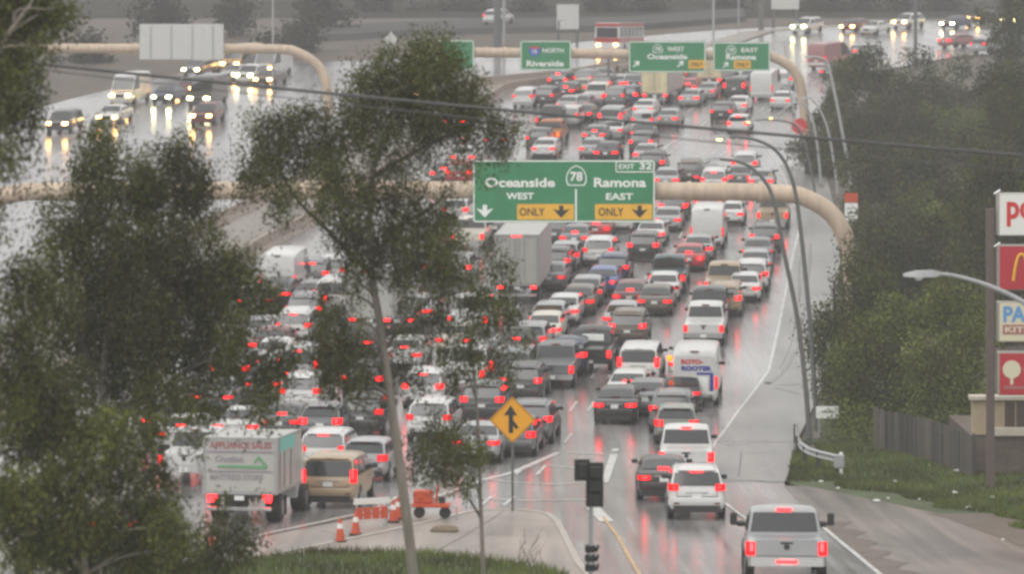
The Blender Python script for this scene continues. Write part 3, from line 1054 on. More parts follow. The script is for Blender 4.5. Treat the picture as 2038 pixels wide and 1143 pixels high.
# concrete island, sidewalk and grass at the bottom
ISL_L = [(250, 1185), (470, 1128), (560, 1108), (660, 1088), (800, 1058), (900, 1034), (955, 1022)]
ISL_R = [(1190, 1175), (1150, 1128), (1122, 1070), (1108, 1044), (1090, 1030), (1040, 1022)]
strip('concrete_island', ISL_L, ISL_R, M['apron'], 0.10, nc=24)
km = MB()
for pl in (ISL_L, ISL_R, [(955, 1022), (1040, 1022)]):
    q = [P(x, y) for x, y in pl]
    for a, b in zip(q[:-1], q[1:]):
        n = max(1, int((b - a).length / 1.0))
        for i in range(n):
            s_, e_ = a.lerp(b, i / n), a.lerp(b, (i + 1) / n)
            dr = (e_ - s_).normalized(); nn = Vector((dr.y, -dr.x, 0)) * .10
            zs, ze = float(zg(s_.x, s_.y)), float(zg(e_.x, e_.y))
            km.loft([[(s_.x - nn.x, s_.y - nn.y, zs - .05), (s_.x - nn.x, s_.y - nn.y, zs + .135), (s_.x + nn.x, s_.y + nn.y, zs + .135), (s_.x + nn.x, s_.y + nn.y, zs - .05)],
                     [(e_.x - nn.x, e_.y - nn.y, ze - .05), (e_.x - nn.x, e_.y - nn.y, ze + .135), (e_.x + nn.x, e_.y + nn.y, ze + .135), (e_.x + nn.x, e_.y + nn.y, ze - .05)]])
KB = mat('pale_kerb_concrete', (0.36, 0.33, 0.29), 0.5, noise=0.2)
kind(km.build('island_kerb', KB, None, smooth=False), 'structure')
strip('sidewalk', [(250, 1128), (420, 1096), (560, 1066), (690, 1040), (770, 1022)], [(560, 1128), (660, 1090), (760, 1068), (850, 1048), (930, 1028)], M['apron'], 0.07, nc=14)
line_strip('sidewalk_kerb', [(240, 1136), (420, 1094), (560, 1062), (690, 1034), (770, 1018), (860, 996), (960, 962)], .22, KB, .10)['kind'] = 'structure'
GB_T = [(-300, 1180), (300, 1150), (480, 1128), (620, 1107), (760, 1108), (860, 1111), (960, 1122), (1080, 1140), (1140, 1160)]
gt_a = sorted([(P(x, y).x, P(x, y).y) for x, y in GB_T])
gxs = np.linspace(-34, 1.6, 60)
gtop = np.interp(gxs, [a for a, _ in gt_a], [b for _, b in gt_a])
tt = np.linspace(0, 1, 24)[:, None]
GY = 46 + (gtop[None, :] - 46) * tt
GX = np.repeat(gxs[None, :], 24, 0)
GZ = zg(GX, GY) + .13
put('grass_bank', grid_mesh('grass_bank', np.stack([GX, GY, GZ], -1), M['grassbase']))['kind'] = 'structure'


def grass(name, n, pts_fn, hmin, hmax, wid, label):
    x, y = pts_fn(n)
    z = zg(x, y)
    a = rng.uniform(0, 2 * np.pi, n); hh = rng.uniform(hmin, hmax, n); ln = rng.normal(0, .35, n) * hh; ln2 = rng.normal(0, .35, n) * hh
    dx, dy = np.cos(a) * wid, np.sin(a) * wid
    V = np.empty((n, 3, 3), np.float32)
    V[:, 0] = np.stack([x - dx, y - dy, z], -1); V[:, 1] = np.stack([x + dx, y + dy, z], -1)
    V[:, 2] = np.stack([x + ln, y + ln2, z + hh], -1)
    me = bpy.data.meshes.new(name)
    me.vertices.add(n * 3); me.vertices.foreach_set('co', V.ravel())
    me.loops.add(n * 3); me.loops.foreach_set('vertex_index', np.arange(n * 3, dtype=np.int32))
    me.polygons.add(n); me.polygons.foreach_set('loop_start', np.arange(0, n * 3, 3, dtype=np.int32))
    me.update()
    at = me.attributes.new('tone', 'FLOAT', 'POINT')
    pn = np.array([mnoise.noise(Vector((u * .45, v * .3, .3))) for u, v in zip(x, y)])
    keep = rng.uniform(0, 1, n) < np.clip(.85 + pn * 1.6, .08, 1)
    V[~keep, 2] = V[~keep, 0]
    tn = np.clip(.45 + pn * .8 + rng.normal(0, .18, n), 0, 1)
    at.data.foreach_set('value', np.repeat(tn, 3).astype(np.float32))
    me.materials.append(M['blade'])
    o = put(name, me)
    o['kind'] = 'stuff'; o['label'] = label
    return o


def bank_pts(n):
    x = rng.uniform(-26, 1.5, n)
    top = np.interp(x, [a for a, _ in gt_a], [b for _, b in gt_a])
    y = top - rng.uniform(0, 1, n) ** 1.3 * 12
    return x, y


def berm_pts(n):
    y = rng.uniform(86, 140, n)
    l = berm_l(y) + np.where(y < bl_a[0], 1.6 + .6 * np.sin(y * 1.3) * np.sin(y * .47), .1)
    x = l + rng.uniform(0, 1, n) ** 1.4 * 15
    return x, y


_g = grass('bank_grass', 26000, bank_pts, .12, .30, .016, 'green grass on the bank under the foreground trees')
for v in _g.data.vertices:
    v.co.z += .12
grass('berm_grass', 60000, berm_pts, .07, .22, .024, 'wet green grass on the berm beside the ramp')

M['joint'] = mat('grey_joint_filler', (0.09, 0.08, 0.07), 0.6)
# painted markings
mk = []
PT, YP = M['paint'], M['ypaint']
off = .018
mk.append(line_strip('edge_line', EDGE_R, .14, PT, off))
mk.append(line_strip('edge_line', [(1425, 880), (1400, 925), (1440, 1000), (1490, 1038), (1560, 1092), (1640, 1150)], .12, PT, off))
mk.append(line_strip('edge_line', [(1640, 1052), (1700, 1102), (1760, 1152)], .15, PT, off))
mk.append(line_strip('gore_line', [(960, 957), (1020, 942), (1075, 918), (1110, 902)], .30, PT, off))
mk.append(line_strip('gore_line', [(975, 956), (1030, 962), (1090, 966), (1180, 962)], .18, PT, off))
mk.append(line_strip('gore_line', [(955, 994), (1050, 998), (1170, 996)], .20, PT, off))
mk.append(line_strip('gore_line', [(1085, 927), (1150, 934)], .16, PT, off))
mk.append(line_strip('gore_line', [(1130, 902), (1205, 906)], .15, PT, off))
mk.append(line_strip('ramp_line', [(1178, 1010), (1208, 1040)], .48, PT, off))
mk.append(line_strip('ramp_line', [(1203, 962), (1212, 935), (1222, 905)], .30, PT, off))
mk.append(line_strip('ramp_line', [(1222, 900), (1240, 878), (1262, 862), (1290, 840)], .26, PT, off, dash=(1.2, 2.2)))
mk.append(line_strip('yellow_line', [(1200, 1030), (1230, 1070), (1275, 1150), (1300, 1200)], .11, YP, off + .004))
mk.append(line_strip('exit_line', [(1300, 318), (1330, 288), (1368, 268)], .18, PT, off))
# lane dashes, following the direction of the carriageway
LANES = [(1148, 800), (1268, 640), (1000, 800), (880, 800), (760, 800), (640, 800)]
for x, y in LANES:
    p0 = P(x, y)
    pts = []
    for q in np.arange(115, 330, 2.0):
        # integrate heading from p0
        pts.append(q)
    xs_ = []
    xcur = p0.x
    ys_ = np.arange(115, 325, 1.0)
    hx = np.concatenate([[0], np.cumsum([math.tan(heading(v)) for v in ys_[:-1]])])
    hx = hx - np.interp(p0.y, ys_, hx) + p0.x
    mb = MB()
    for a in np.arange(118, 318, 11.0):
        seg = np.arange(a, a + 3.4, .8)
        vs = []
        for v in seg:
            xx = float(np.interp(v, ys_, hx))
            if xx < float(xleft(v)) + 1.0:
                vs = []
                break
            for dx in (-.07, .07):
                vs.append((xx + dx, v, float(zg(xx + dx, v)) + off))
        if vs:
            mb.add(vs, [(2 * i, 2 * i + 1, 2 * i + 3, 2 * i + 2) for i in range(len(seg) - 1)])
    if mb.v:
        mk.append(mb.build('lane_line', PT, None, smooth=False))
for pix, w in (([(1442, 886), (1590, 880)], .07), ([(1440, 955), (1560, 962)], .10), ([(1476, 900), (1470, 950)], .05), ([(1545, 768), (1600, 766)], .08), ([(1540, 772), (1596, 786)], .05),
               ([(1480, 905), (1556, 900)], .05), ([(1590, 522), (1655, 520)], .09), ([(1591, 522), (1590, 600)], .06)):
    mk.append(line_strip('tar_seam', pix, w, M['seam'], .02))
for pix in ([(820, 1130), (1000, 1026)], [(800, 1062), (1122, 1078)], [(925, 1034), (1108, 1046)]):
    mk.append(line_strip('expansion_joint', pix, .035, M['joint'], .108))
for pix in ([(520, 1092), (600, 1114)], [(640, 1062), (720, 1080)], [(430, 1100), (480, 1120)]):
    mk.append(line_strip('expansion_joint', pix, .035, M['joint'], .078))
for o in mk:
    o['kind'] = 'structure'
# far frontage road on the hillside
FR = mat('far_wet_road', (0.075, 0.075, 0.075), 0.9, noise=0.15, nscale=0.1, spec=.1)
fr_t = [(560, 66), (800, 52), (985, 46), (1250, 42), (1500, 22)]
fr_m = MB()
qa = []
for i in range(len(fr_t) - 1):
    for k in range(14):
        t_ = k / 14
        qa.append((fr_t[i][0] + (fr_t[i + 1][0] - fr_t[i][0]) * t_, fr_t[i][1] + (fr_t[i + 1][1] - fr_t[i][1]) * t_))


def hill_z(x, y):
    return float(zg(x, y)) + .02 + float(sstep(425, 520, y)) * (mnoise.noise(Vector((x * .02, y * .02, 1.7))) * 5 + mnoise.noise(Vector((x * .11, y * .08, 4.2))) * .8)


rows = []
for x, y in qa:
    a = P(x, y + 16); b = P(x, y - 2)
    rows.append([(a.x, a.y - 1, hill_z(a.x, a.y) + .45), (b.x, b.y + 1, hill_z(b.x, b.y) + .45), (b.x, b.y + 2, hill_z(b.x, b.y) - 1.5), (a.x, a.y - 2, hill_z(a.x, a.y) - 1.5)])
fr_m.loft(rows)
kind(fr_m.build('far_road', FR, None, smooth=False), 'structure')
# ------------------------------------------------------------------ gantries and signs
def gantry(name, label, d, path, radius, flanges, group=None):
    base = Q(path[-1][0], path[-1][1], d)
    t = thing(name, label, 'gantry', (0, 0, 0), group=group)
    pts = [Q(x, y, d) for x, y in path]
    # smooth the corner
    sm = []
    for i in range(len(pts) - 1):
        for k in range(6):
            u = k / 6
            p0, p1, p2, p3 = pts[max(i - 1, 0)], pts[i], pts[i + 1], pts[min(i + 2, len(pts) - 1)]
            sm.append(0.5 * ((2 * p1) + (p2 - p0) * u + (2 * p0 - 5 * p1 + 4 * p2 - p3) * u * u + (3 * p1 - p0 - 3 * p2 + p3) * u ** 3))
    sm.append(pts[-1])
    end = sm[-1]
    sm.append(Vector((end.x, end.y, float(zg(end.x, end.y)) - .2)))
    MB().tube(sm, radius, 20).build('pipe', M['pipe'], t, ang=50)
    for x, y in flanges:
        c = Q(x, y, d)
        MB().cyl(c, (1, 0, 0), radius * 1.16, .22, 20).build('flange', M['pipe'], t, ang=50)
    return t


D1 = F / 37.6
gantry('overhead_gantry', 'large beige pipe gantry carrying the big two way green sign', D1,
       [(-40, 640), (-42, 470), (-20, 405), (40, 384), (140, 381), (900, 378), (1300, 380), (1540, 384), (1610, 397), (1660, 432), (1688, 490), (1697, 560), (1700, 620)], .47,
       [(1372, 381), (1441, 382), (1514, 384), (835, 378), (760, 378)])
D2 = F / 24.6
gantry('overhead_gantry', 'distant beige pipe gantry carrying four green exit signs', D2,
       [(800, 250), (802, 160), (812, 118), (850, 105), (940, 104), (1240, 107), (1500, 111), (1545, 116), (1576, 136), (1592, 165), (1600, 215), (1602, 260)], .40,
       [(968, 104), (1005, 104), (1180, 106), (1215, 106)])
gantry('overhead_gantry', 'beige pipe gantry over the oncoming lanes holding a blank sign back', F / 24.0,
       [(-60, 240), (-58, 150), (-40, 112), (10, 98), (80, 96), (300, 96), (540, 97), (592, 104), (630, 128), (648, 160), (654, 210)], .40,
       [(270, 96), (452, 97)])


def rr(x0, x1, z0, z1, r, n=4):
    pts = []
    for cx, cz, a0 in ((x1 - r, z0 + r, -90), (x1 - r, z1 - r, 0), (x0 + r, z1 - r, 90), (x0 + r, z0 + r, 180)):
        for i in range(n + 1):
            a = math.radians(a0 + 90 * i / n)
            pts.append((cx + r * math.cos(a), cz + r * math.sin(a)))
    return pts


class Sign:
    """board facing the camera road at depth d, laid out with photo measurements"""

    def __init__(self, name, label, cat, d, cx, cy, group=None):
        self.d = d; self.cx = cx; self.cy = cy
        self.t = thing(name, label, cat, Q(cx, cy, d), group=group)
        self.k = d / F

    def x(self, px):
        return (px - self.cx) * self.k

    def z(self, py):
        return (self.cy - py) * self.k

    def rect(self, name, x0, y0, x1, y1, m, layer=1, r=0.0, parent=None, dep=.012):
        pts = rr(self.x(x0), self.x(x1), self.z(y1), self.z(y0), max(r * self.k, .004))
        y = -.05 - layer * .016
        return MB().prism(pts, y, y + dep).build(name, m, parent or self.t, smooth=False)

    def frame(self, name, x0, y0, x1, y1, w, m, layer=1, r=3.0):
        a = rr(self.x(x0), self.x(x1), self.z(y1), self.z(y0), r * self.k)
        b = rr(self.x(x0 + w), self.x(x1 - w), self.z(y1 - w), self.z(y0 + w), max(.2, r - w) * self.k)
        return self.ringpoly(name, a, b, m, layer)

    def ringpoly(self, name, a, b, m, layer):
        y = -.05 - layer * .016
        n = len(a)
        rings = []
        for (ax, az), (bx, bz) in zip(a + a[:1], b + b[:1]):
            rings.append([(ax, y, az), (bx, y, bz), (bx, y + .012, bz), (ax, y + .012, az)])
        return MB().loft(rings, cap=False).build(name, m, self.t, smooth=False)

    def poly(self, name, pts, m, layer=1, parent=None):
        y = -.05 - layer * .016
        return MB().prism([(self.x(a), self.z(b)) for a, b in pts], y, y + .012).build(name, m, parent or self.t, smooth=False)

    def text(self, s, px, py, hpx, m, layer=1, wpx=None, bold=.02, parent=None, spacing=1.0):
        return text_at(s, self.x(px), -.05 - layer * .016, self.z(py), hpx * self.k, m, parent or self.t, None if wpx is None else wpx * self.k, bold, spacing=spacing)

    def panel(self, x0, y0, x1, y1, m, r=4.0, back=True, thick=.05):
        o = MB().prism(rr(self.x(x0), self.x(x1), self.z(y1), self.z(y0), r * self.k), -.05, -.05 + thick).build('panel', m, self.t, smooth=False)
        if back:
            bb = MB()
            for px in np.linspace(x0 + (x1 - x0) * .12, x1 - (x1 - x0) * .12, 4):
                bb.box(self.x(px) - .05, self.x(px) + .05, .0, .10, self.z(y1), self.z(y0))
            bb.build('bracket', M['steel'], self.t, smooth=False)
        return o

    def arrow_down(self, cx, cy, w, h, m, layer):
        # down arrow with swept barbs
        return self.poly('lane_arrow', [(cx - w * .13, cy - h * .5), (cx + w * .13, cy - h * .5), (cx + w * .13, cy - h * .08), (cx + w * .5, cy - h * .22), (cx + w * .1, cy + h * .38), (cx, cy + h * .5),
                                        (cx - w * .1, cy + h * .38), (cx - w * .5, cy - h * .22), (cx - w * .13, cy - h * .08)], m, layer)

    def arrow_up_right(self, cx, cy, s, m, layer):
        return self.poly('lane_arrow', [(cx - s * .5, cy + s * .38), (cx - s * .36, cy + s * .5), (cx + s * .22, cy - s * .05), (cx + s * .24, cy + s * .26), (cx + s * .44, cy + s * .26), (cx + s * .5, cy - s * .5),
                                        (cx - s * .26, cy - s * .42), (cx - s * .26, cy - s * .24), (cx + s * .06, cy - s * .24)], m, layer)


# spade outline of the state route shield
def spade(cx, cy, w, h):
    pts = []
    for i in range(9):
        u = i / 8
        pts.append((cx + w * (.30 + .2 * math.sin(math.pi * min(1, u * .6 + .4))) * 1.0, cy + h * (.5 - .55 * u)))
    right = [(cx + w * .40, cy + h * .5), (cx + w * .5, cy + h * .30), (cx + w * .5, cy + h * .05), (cx + w * .42, cy - h * .18), (cx + w * .26, cy - h * .38), (cx, cy - h * .5)]
    left = [(2 * cx - a, b) for a, b in right[-2::-1]]
    return right + left


def spade_ring(S, cx, cy, w, h, t, m, layer):
    a = [(S.x(p), S.z(q)) for p, q in spade(cx, cy, w, h)]
    b = [(S.x(p), S.z(q)) for p, q in spade(cx, cy, w - 2 * t, h - 2 * t)]
    return S.ringpoly('route_shield', a, b, m, layer)


S = Sign('overhead_sign', 'big green sign reading Oceanside west and Ramona east with yellow only plates', 'road sign', D1 - .75, 1122, 381)
WHT, BLK, GRN, YEL = M['white'], M['sblack'], M['sgreen'], M['syellow']
S.panel(941, 318, 1304, 443, GRN, 5)
S.frame('border', 942, 319, 1303, 442, 2.6, WHT, 1, 5)
S.text('Oceanside', 1035, 363, 19, WHT, 1, 139, .03)
S.text('WEST', 1035, 390, 13.5, WHT, 1, 55, .03)
S.text('Ramona', 1234, 363, 19, WHT, 1, 104, .03)
S.text('EAST', 1233, 391, 13.5, WHT, 1, 54, .03)
spade_ring(S, 1147, 349, 41, 41, 2.2, WHT, 1)
S.text('78', 1147, 351, 19, WHT, 1, 25, .03)
S.rect('divider', 1144.5, 376, 1148, 440, WHT, 1)
S.rect('exit_plate', 1226, 320.5, 1301.5, 342, GRN, 2)
S.frame('exit_border', 1225, 320, 1302, 343, 2.2, WHT, 3, 4)
S.text('EXIT', 1247, 331, 9.5, WHT, 3, 31, .02)
S.text('32', 1285, 330, 14, WHT, 3, 25, .03)
S.arrow_down(965, 420, 34, 25, WHT, 1)
for x0, x1, tx, ax in ((1029, 1142, 1059, 1117), (1184, 1298, 1216, 1273)):
    S.rect('only_plate', x0, 406, x1, 437, YEL, 1, 3)
    S.text('ONLY', tx, 421.5, 16, BLK, 2, 50, .012)
    S.arrow_down(ax, 421, 33, 24, BLK, 2)
hb = MB()
for px in (990, 1070, 1190, 1265):
    hb.box(S.x(px) - .06, S.x(px) + .06, .10, .34, S.z(440), S.z(322))
hb.build('hanger', M['steel'], S.t, smooth=False)

dd = D2 - .65
S = Sign('overhead_sign', 'green sign with blue interstate shield reading north Riverside', 'road sign', dd, 1086, 110)
S.panel(1035, 80, 1137, 140, GRN, 4); S.frame('border', 1036, 81, 1136, 139, 1.8, WHT, 1, 4)
S.poly('interstate_shield', [(1053, 93), (1059, 91), (1065, 93), (1071, 91), (1075, 95), (1076, 102), (1072, 108), (1064, 113), (1056, 108), (1052, 102)], M['sblue'], 1)
S.poly('shield_top', [(1054, 92.5), (1059, 91), (1065, 93), (1071, 91), (1074.5, 94), (1074, 96), (1054, 96)], M['sred'], 2)
S.text('15', 1064, 102, 8, WHT, 3, 9)
S.text('NORTH', 1101, 100, 9, WHT, 1, 42, .02)
S.text('Riverside', 1085, 126, 12, WHT, 1, 74, .03)
S = Sign('overhead_sign', 'wide green sign with two exit arrows reading west Oceanside', 'road sign', dd, 1328, 112)
S.panel(1251, 81, 1405, 144, GRN, 4); S.frame('border', 1252, 82, 1404, 143, 1.8, WHT, 1, 4)
spade_ring(S, 1309, 96, 20, 18, 1.4, WHT, 1); S.text('78', 1309, 97, 8, WHT, 1, 11)
S.text('WEST', 1345, 97, 9, WHT, 1, 34, .02)
S.text('Oceanside', 1328, 112, 11, WHT, 1, 80, .03)
S.arrow_up_right(1266, 127, 13, WHT, 1); S.arrow_up_right(1354, 127, 13, WHT, 1)
S.rect('only_plate', 1370, 119, 1403, 136, YEL, 2, 2); S.text('ONLY', 1386, 127.5, 9, BLK, 3, 25)
S = Sign('overhead_sign', 'green sign with one exit arrow reading east Ramona', 'road sign', dd, 1476, 112)
S.panel(1419, 83, 1533, 141, GRN, 4); S.frame('border', 1420, 84, 1532, 140, 1.8, WHT, 1, 4)
spade_ring(S, 1455, 98, 20, 18, 1.4, WHT, 1); S.text('78', 1455, 99, 8, WHT, 1, 11)
S.text('EAST', 1492, 99, 9, WHT, 1, 33, .02)
S.text('Ramona', 1475, 113, 11, WHT, 1, 60, .03)
S.arrow_up_right(1444, 129, 12, WHT, 1)
S.rect('only_plate', 1460, 120, 1494, 136, YEL, 2, 2); S.text('ONLY', 1477, 128, 9, BLK, 3, 26)
S = Sign('overhead_sign', 'green sign half hidden behind the tall foreground tree', 'road sign', dd, 905, 108)
S.panel(868, 79, 944, 139, GRN, 4); S.frame('border', 869, 80, 943, 138, 1.8, WHT, 1, 4)
S = Sign('reversed_sign', 'pale bare back of a large sign over the oncoming lanes', 'road sign', F / 24.0 - .7, 362, 80)
S.panel(278, 47, 445, 118, M['alum'], 1, back=False)
for a, b in ((280, 320), (322, 361), (363, 402), (404, 443)):
    S.rect('back_panel', a, 48.5, b, 116.5, M['alum'], 1)
bb = MB()
for px in (300, 341, 383, 424):
    bb.box(S.x(px) - .04, S.x(px) + .04, -.13, -.066, S.z(116), S.z(52))
bb.build('bracket', M['steel'], S.t, smooth=False)

# merge warning sign on the island
pB = P(1022, 1024)
dm_ = pB.y
S = Sign('merge_sign', 'yellow diamond merge warning sign on a thin dark post', 'road sign', dm_, 1020, 836)
def dia(r, rad):
    out = []
    for (ax, ay), a0 in (((0, -r), 45), ((r, 0), 135), ((0, r), 225), ((-r, 0), 315)):
        out.append((1020 + ax, 836 + ay))
    # rounded corners
    res = []
    n = 4
    for i in range(4):
        p0 = Vector(out[i - 1]); p1 = Vector(out[i]); p2 = Vector(out[(i + 1) % 4])
        a = p1 + (p0 - p1).normalized() * rad; b = p1 + (p2 - p1).normalized() * rad
        for k in range(5):
            u = k / 4
            q = a * (1 - u) ** 2 + p1 * 2 * u * (1 - u) + b * u * u
            res.append((q.x, q.y))
    return res
S.poly('panel', dia(47, 6), M['amber_sign'], 0)
a = [(S.x(p), S.z(q)) for p, q in dia(45, 6)]; b = [(S.x(p), S.z(q)) for p, q in dia(43.2, 5)]
S.ringpoly('border', a, b, mat('brown_edge', (.25, .09, .005), .5), 1)
S.poly('merge_arrow', [(1012.5, 862), (1012.5, 826), (1003, 827), (1016.5, 807), (1029, 827), (1021, 826.5), (1021, 836), (1032, 851), (1027, 854.5), (1021, 847), (1021, 862)], BLK, 1)
MB().cyl((0.0, 0.0, (S.z(1024) + S.z(800)) / 2), (0, 0, 1), .045, S.z(800) - S.z(1026), 8).build('post', M['darkpole'], S.t)

# ------------------------------------------------------------------ ramp meter signal seen from behind
DS = 74.0
t = thing('ramp_signal', 'black ramp meter signal seen from behind on a grey pole', 'traffic signal', Q(1176, 1175, DS))
t.location.z = float(zg(t.location.x, DS))
k = DS / F


def sx(px): return (px - 1176) * k
def szz(py): return Q(1176, py, DS).z - t.location.z


MB().tube([(0, 0, 0), (0, 0, szz(1000))], .05, 10).build('pole', M['steel'], t)
blk = mat('signal_black', (0.012, 0.013, 0.013), .5)
MB().box(sx(1166), sx(1201), -.04, -.01, szz(1010), szz(921), .01).build('backplate', blk, t)
MB().box(sx(1143), sx(1174), -.09, -.06, szz(957), szz(914), .01).build('backplate', blk, t)
hd_ = MB()
for q in range(3):
    zc = szz(1010) + .17 + q * .30
    hd_.box(sx(1172), sx(1196), -.20, -.045, zc - .13, zc + .13, .03)
hd_.build('signal_head', blk, t)
MB().box(sx(1149), sx(1169), -.22, -.095, szz(952), szz(920), .03).build('signal_head', blk, t)
lw = MB()
for q in range(3):
    zc = szz(1133) + .02 + q * .205
    lw.box(sx(1164), sx(1185), -.06, .14, zc - .085, zc + .085, .03)
    lw.tube([(sx(1186), 0, zc + .02), (sx(1191), .0, zc)], [.085, .075], 10)
lw.build('low_signal_head', blk, t)
MB().box(sx(1160), sx(1196), -.10, .10, szz(1176), szz(1172)).build('base_plate', M['steel'], t)

# ------------------------------------------------------------------ lamp posts
def lamp_post(label, base, pts, d, r0, r1, lit=True, m='darkpole', group='curved freeway lamp posts', headlen=.7):
    b = P(*base) if d is None else Q(base[0], base[1], d)
    d = b.y
    b.z = float(zg(b.x, b.y))
    t = thing('street_lamp', label, 'street lamp', b, group=group)
    pp = [Vector((0, 0, 0))] + [Q(x, y, d) - b for x, y in pts]
    sm = []
    for i in range(len(pp) - 1):
        for k in range(5):
            u = k / 5
            p0, p1, p2, p3 = pp[max(i - 1, 0)], pp[i], pp[i + 1], pp[min(i + 2, len(pp) - 1)]
            sm.append(0.5 * ((2 * p1) + (p2 - p0) * u + (2 * p0 - 5 * p1 + 4 * p2 - p3) * u * u + (3 * p1 - p0 - 3 * p2 + p3) * u ** 3))
    sm.append(pp[-1])
    n = len(sm)
    MB().tube(sm, [r0 + (r1 - r0) * i / (n - 1) for i in range(n)], 10).build('pole', M[m], t)
    e = sm[-1]
    sgn = -1 if sm[-2].x > e.x else 1
    hm = MB()
    hm.loft([[(e.x + sgn * a, e.y - w, e.z + z0), (e.x + sgn * a, e.y + w, e.z + z0), (e.x + sgn * a, e.y + w * .8, e.z + z1), (e.x + sgn * a, e.y - w * .8, e.z + z1)]
             for a, w, z0, z1 in ((-.05, .06, -.05, .05), (.12, .13, -.07, .08), (headlen * .6, .16, -.08, .07), (headlen, .10, -.06, .0))])
    hm.build('lamp_head', M['steel'], t)
    MB().sphere((e.x + sgn * headlen * .55, e.y, e.z - .10), .13 if lit else .1, 10, 6, .6).build('lamp_lens', M['lamp'] if lit else M['white'], t)
    MB().cyl((0, 0, .12), (0, 0, 1), r0 * 1.8, .24, 12).build('base', M['concrete'], t)
    return t


lamp_post('nearest dark lamp post, its curved arm ending at the lit amber lamp', (1628, 872), [(1622, 790), (1612, 640), (1590, 430), (1574, 350), (1545, 300), (1500, 277), (1450, 272)], None, .11, .055)
lamp_post('dark lamp post left of the nearest one with a lower curved arm', (1612, 900), [(1606, 800), (1588, 640), (1560, 500), (1540, 400), (1518, 355), (1480, 325), (1430, 316)], None, .11, .055, lit=False)
lamp_post('far lamp post with lit arm reaching over the exit lane beside the red disc', (1625, 400), [(1618, 360), (1608, 310), (1595, 265), (1572, 244), (1530, 238), (1500, 240)], None, .10, .05)
lamp_post('pale tall pole standing at the edge of the dark trees', (1694, 380), [(1688, 330), (1672, 240), (1658, 170), (1650, 135), (1640, 118), (1620, 112)], None, .12, .08, lit=False, m='steel')
lamp_post('thin grey pole just left of the pale tall pole', (1668, 392), [(1662, 340), (1648, 260), (1630, 215), (1612, 195)], None, .10, .06, lit=False, m='steel')
lamp_post('faint grey pole behind the curve of the big gantry', (1634, 372), [(1630, 320), (1620, 250), (1604, 212), (1580, 205), (1545, 232)], None, .10, .06, lit=True, m='steel')
lamp_post('lamp post with small lit lamp above the distant exit lane', (1580, 230), [(1572, 180), (1566, 120), (1562, 95), (1566, 88)], None, .09, .05, lit=True, m='steel')
lamp_post('bright tall lamp mast on the far hillside road', (1003, 92), [(1003, 50), (1003, 0), (1003, -40), (1000, -52), (985, -56)], None, .17, .12, lit=False, m='steel')
lamp_post('slim lamp mast beside the oncoming carriageway', (543, 205), [(543, 140), (543, 40), (543, -20), (540, -32), (520, -36)], None, .10, .06, lit=False, m='steel')
lamp_post('short roadside pole behind the riverside sign', (1112, 166), [(1112, 140), (1112, 60), (1112, 40)], None, .10, .08, lit=False, m='darkpole')
lamp_post('short roadside pole left of the two arrow sign', (1211, 186), [(1211, 150), (1211, 120), (1211, 104)], None, .12, .1, lit=False, m='darkpole')
# near street lamp reaching in from the right
DN = 80.0
lamp_post('near street lamp with pale head on a long thin arm entering from the right', (2120, 1180), [(2118, 900), (2112, 720), (2085, 640), (2030, 598), (1960, 566), (1900, 549), (1866, 545)], DN, .09, .035, lit=False, m='steel', headlen=.80, group='street lamps by the shops')

# dark posts and billboard on the hillside
def hill_pole(px, py, top, r, label, m='darkpole', grp='dark utility poles on the hillside'):
    b = P(px, py)
    b.z = min(b.z, hill_z(b.x, b.y)) - .1
    t = thing('utility_pole', label, 'pole', b, group=grp)
    hgt = Q(px, top, b.y).z - b.z
    MB().tube([(0, 0, 0), (0, 0, hgt)], [r, r * .8], 10).build('pole', M[m], t)
    MB().box(-.9, .9, -.06, .06, hgt - .5, hgt - .38).build('crossarm', M[m], t)
    return t


hill_pole(1822, 100, -60, .20, 'dark utility pole rising in front of the far right road')
hill_pole(990, 98, -60, .42, 'thick dark column beside the bright lamp mast')
hill_pole(1515, 58, -50, .30, 'dark pole above the two arrow sign on the skyline slope')
hill_pole(1420, 62, -30, .14, 'thin grey pole between the hillside billboards', 'steel')
hill_pole(1470, 50, -50, .10, 'thinnest pole on the slope left of the thick dark one', 'steel')
for lab, a, b_, y0, y1, z in (('pale hillside billboard on two dark posts above the riverside sign', 1108, 1152, 8, 58, 88), ('faint pale billboard near the top edge above the east sign', 1535, 1590, -40, 18, 52)):
    c = P((a + b_) / 2, z)
    c.z = hill_z(c.x, c.y) - .1
    t = thing('billboard', lab, 'billboard', c, group='billboards on the hillside')
    kk = c.y / F
    for sx_ in (-1, 1):
        MB().box(sx_ * (b_ - a) * .42 * kk - .15, sx_ * (b_ - a) * .42 * kk + .15, -.1, .2, 0, Q(0, y0, c.y).z - c.z).build('post', M['darkpole'], t)
    MB().box(-(b_ - a) / 2 * kk, (b_ - a) / 2 * kk, -.25, -.12, Q(0, y1, c.y).z - c.z, Q(0, y0, c.y).z - c.z, .02).build('panel', M['alum'], t)
S = Sign('diamond_sign', 'small pale diamond sign left of the tall tree top', 'road sign', P(778, 112).y, 778, 78)
S.poly('panel', [(778, 62), (792, 78), (778, 94), (764, 78)], M['alum'], 0)
MB().box(-.06, .06, -.03, .03, S.z(114), S.z(66)).build('post', M['darkpole'], S.t)

